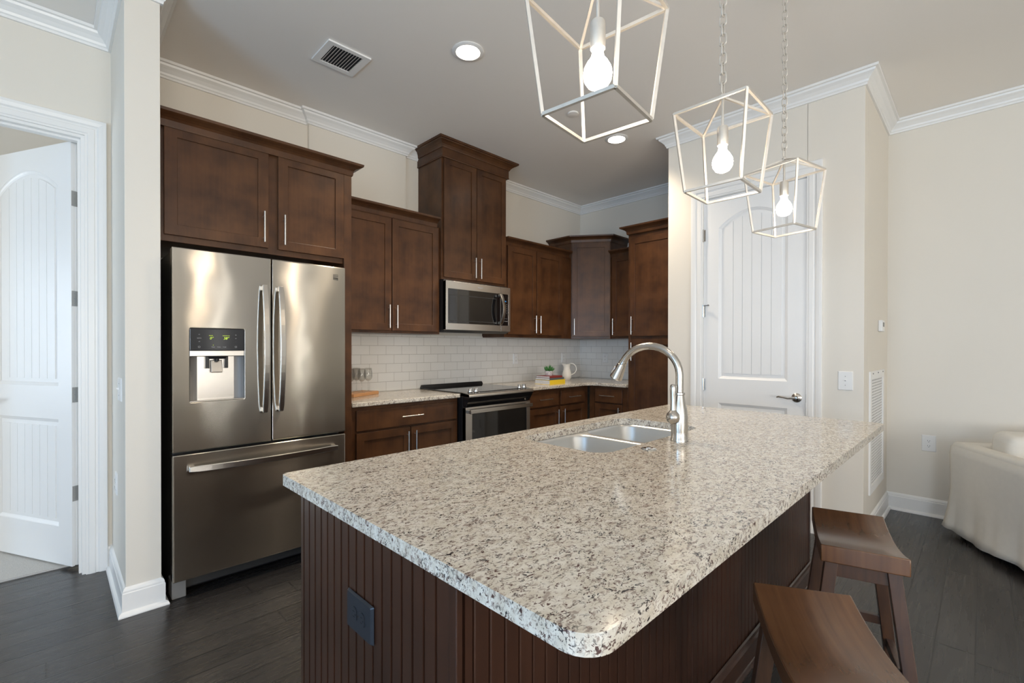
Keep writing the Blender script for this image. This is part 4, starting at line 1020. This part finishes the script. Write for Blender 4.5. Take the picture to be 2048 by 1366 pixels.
# ------------------------------------------------------------------ counter objects
bd = MB().box(0, .320, 0, .165, 0, .026).build('serving_board', 'board', None, .004, loc=(1.648, 3.386, ZC), rot=(0, 0, R(26))); tag(bd, 'small light wooden board under the wine glasses', 'serving board')
def wineglass(x, y, label):
    o = thing('wine_glass', label, 'wine glass', (x, y, ZC + .0262), 0, 'wine glasses on the wooden board')
    MB().lathe([(0, 0), (.031, 0), (.031, .0015), (.010, .004), (.0042, .010), (.0034, .03), (.0034, .075), (.006, .083), (.018, .091), (.029, .105), (.0335, .125), (.0325, .150), (.0275, .190), (.0265, .190), (.0315, .150), (.0325, .125), (.028, .106), (.017, .093), (.004, .087), (0, .087)], seg=32).build('glass_vessel', 'glass', o, smooth=True)
wineglass(1.850, 3.546, 'clear stemmed wine glass farthest from the refrigerator panel'); wineglass(1.772, 3.505, 'clear stemmed wine glass at the front middle of the board')
wineglass(1.790, 3.632, 'clear stemmed wine glass nearest the tile'); wineglass(1.690, 3.530, 'clear stemmed wine glass half hidden by the refrigerator panel')
def book(w, d, h, z, dx, dy, rz, m, label):
    o = thing('book', label, 'book', (3.668 + dx, 3.155 + dy, z), rz, 'books stacked beside the range')
    mb = MB(); mb.box(0, w, 0, d, 0, .0025); mb.box(0, w, 0, d, h - .0025, h); mb.box(0, w, 0, .0025, 0, h); mb.build('cover', m, o, .001)
    MB().box(.0025, w - .004, .003, d - .004, .0026, h - .0026).build('page_block', 'paper', o)
book(.268, .200, .046, ZC, 0, 0, R(3), 'yellow', 'thick yellow-spined book at the bottom of the stack')
book(.255, .190, .022, ZC + .0466, .006, .006, R(4), 'grey', 'slate grey book in the middle of the stack')
book(.225, .180, .018, ZC + .0684, .003, .004, R(4), 'red', 'thin dark red book on top of the stack')
pt = thing('potted_succulent', 'small green succulent in a marbled pot on the books', 'potted plant', (3.795, 3.275, ZC + .0866))
MB().lathe([(0, 0), (.036, 0), (.040, .004), (.048, .050), (.046, .050), (.042, .044), (0, .044)], seg=24).build('pot', 'marble', pt, smooth='auto')
MB().lathe([(0, .046), (.0425, .0445), (.0425, .040), (0, .040)], seg=20).build('soil', 'soil', pt)
mb = MB(); random.seed(2)
for k in range(46):
    a = random.uniform(0, 2 * PI); tl = .15 + (k / 46) ** .7 * 1.05; Ln = random.uniform(.050, .068) * (1 - .15 * tl)
    d = Vector((math.cos(a) * math.sin(tl), math.sin(a) * math.sin(tl), math.cos(tl))); s0 = Vector((math.cos(a) * .022 * (k / 46), math.sin(a) * .022 * (k / 46), .044))
    pts = [s0 + d * Ln * u + Vector((0, 0, .010 * u * u)) for u in (0, .25, .5, .75, 1)]
    mb.tube(pts, .004, 6, rads=[.0035, .0065, .007, .0045, .0008], sx=.6)
mb.build('leaf_rosette', 'leaf', pt, smooth=True)
jg = thing('ceramic_jug', 'white ceramic jug with a loop handle in the counter corner', 'jug', (4.405, 3.520, ZC), R(-45))
mb = MB(); prof = [(0, 0), (.036, 0), (.040, .004), (.052, .022), (.058, .045), (.056, .070), (.046, .105), (.039, .130), (.037, .150), (.041, .172), (.047, .190), (.0445, .190), (.038, .172), (.034, .150), (.036, .130), (.043, .105), (.053, .070), (.053, .03), (.035, .008), (0, .008)]
mb.lathe(prof, seg=36)
for v in mb.bm.verts:
    if v.co.z > .13:
        k_ = (v.co.z - .13) / .06; r_ = math.hypot(v.co.x, v.co.y) or 1; c_ = v.co.x / r_
        v.co.z += .012 * k_ * (abs(c_) ** 1.5) - .006 * k_
        if c_ < -.6: v.co.x -= .026 * k_ * k_ * ((-c_ - .6) / .4) ** 1.3
mb.build('jug_body', 'ceramic', jg, smooth='auto')
hpts = []
for k in range(13):
    u = k / 12; a = R(110 - 215 * u); hpts.append((.050 + .052 * math.cos(a) * 1.0 + .012 * math.sin(u * PI), 0, .135 + .062 * math.sin(a) - .012 * u))
hpts[0] = (.036, 0, .190); hpts[-1] = (.050, 0, .072)
MB().tube(hpts, .0062, 10, sx=1.2).build('handle', 'ceramic', jg, smooth=True)

# keep tile joints where the photograph shows them
def tile_phase(o, j, row):      # j: joint offset along x, row: joint offset in z
    for v in o.data.vertices: v.co.x += j; v.co.z += row
    m4 = o.matrix_basis.copy(); off = m4.to_3x3() @ Vector((j, 0, row)); o.location = Vector(o.location) - off
tile_phase(tile_back, (1.480 - 1.858) + 0.157 * 5, (.913 - .9165) + .0793 * 10)
tile_phase(o2, 0.157 * 3 + .06, (.913 - .9165) + .0793 * 10)
o = MB().box(-30, 30, -30, 30, -1.2, -1.0).build('ground', 'lawn'); struct(o, 'grass outside the windows')
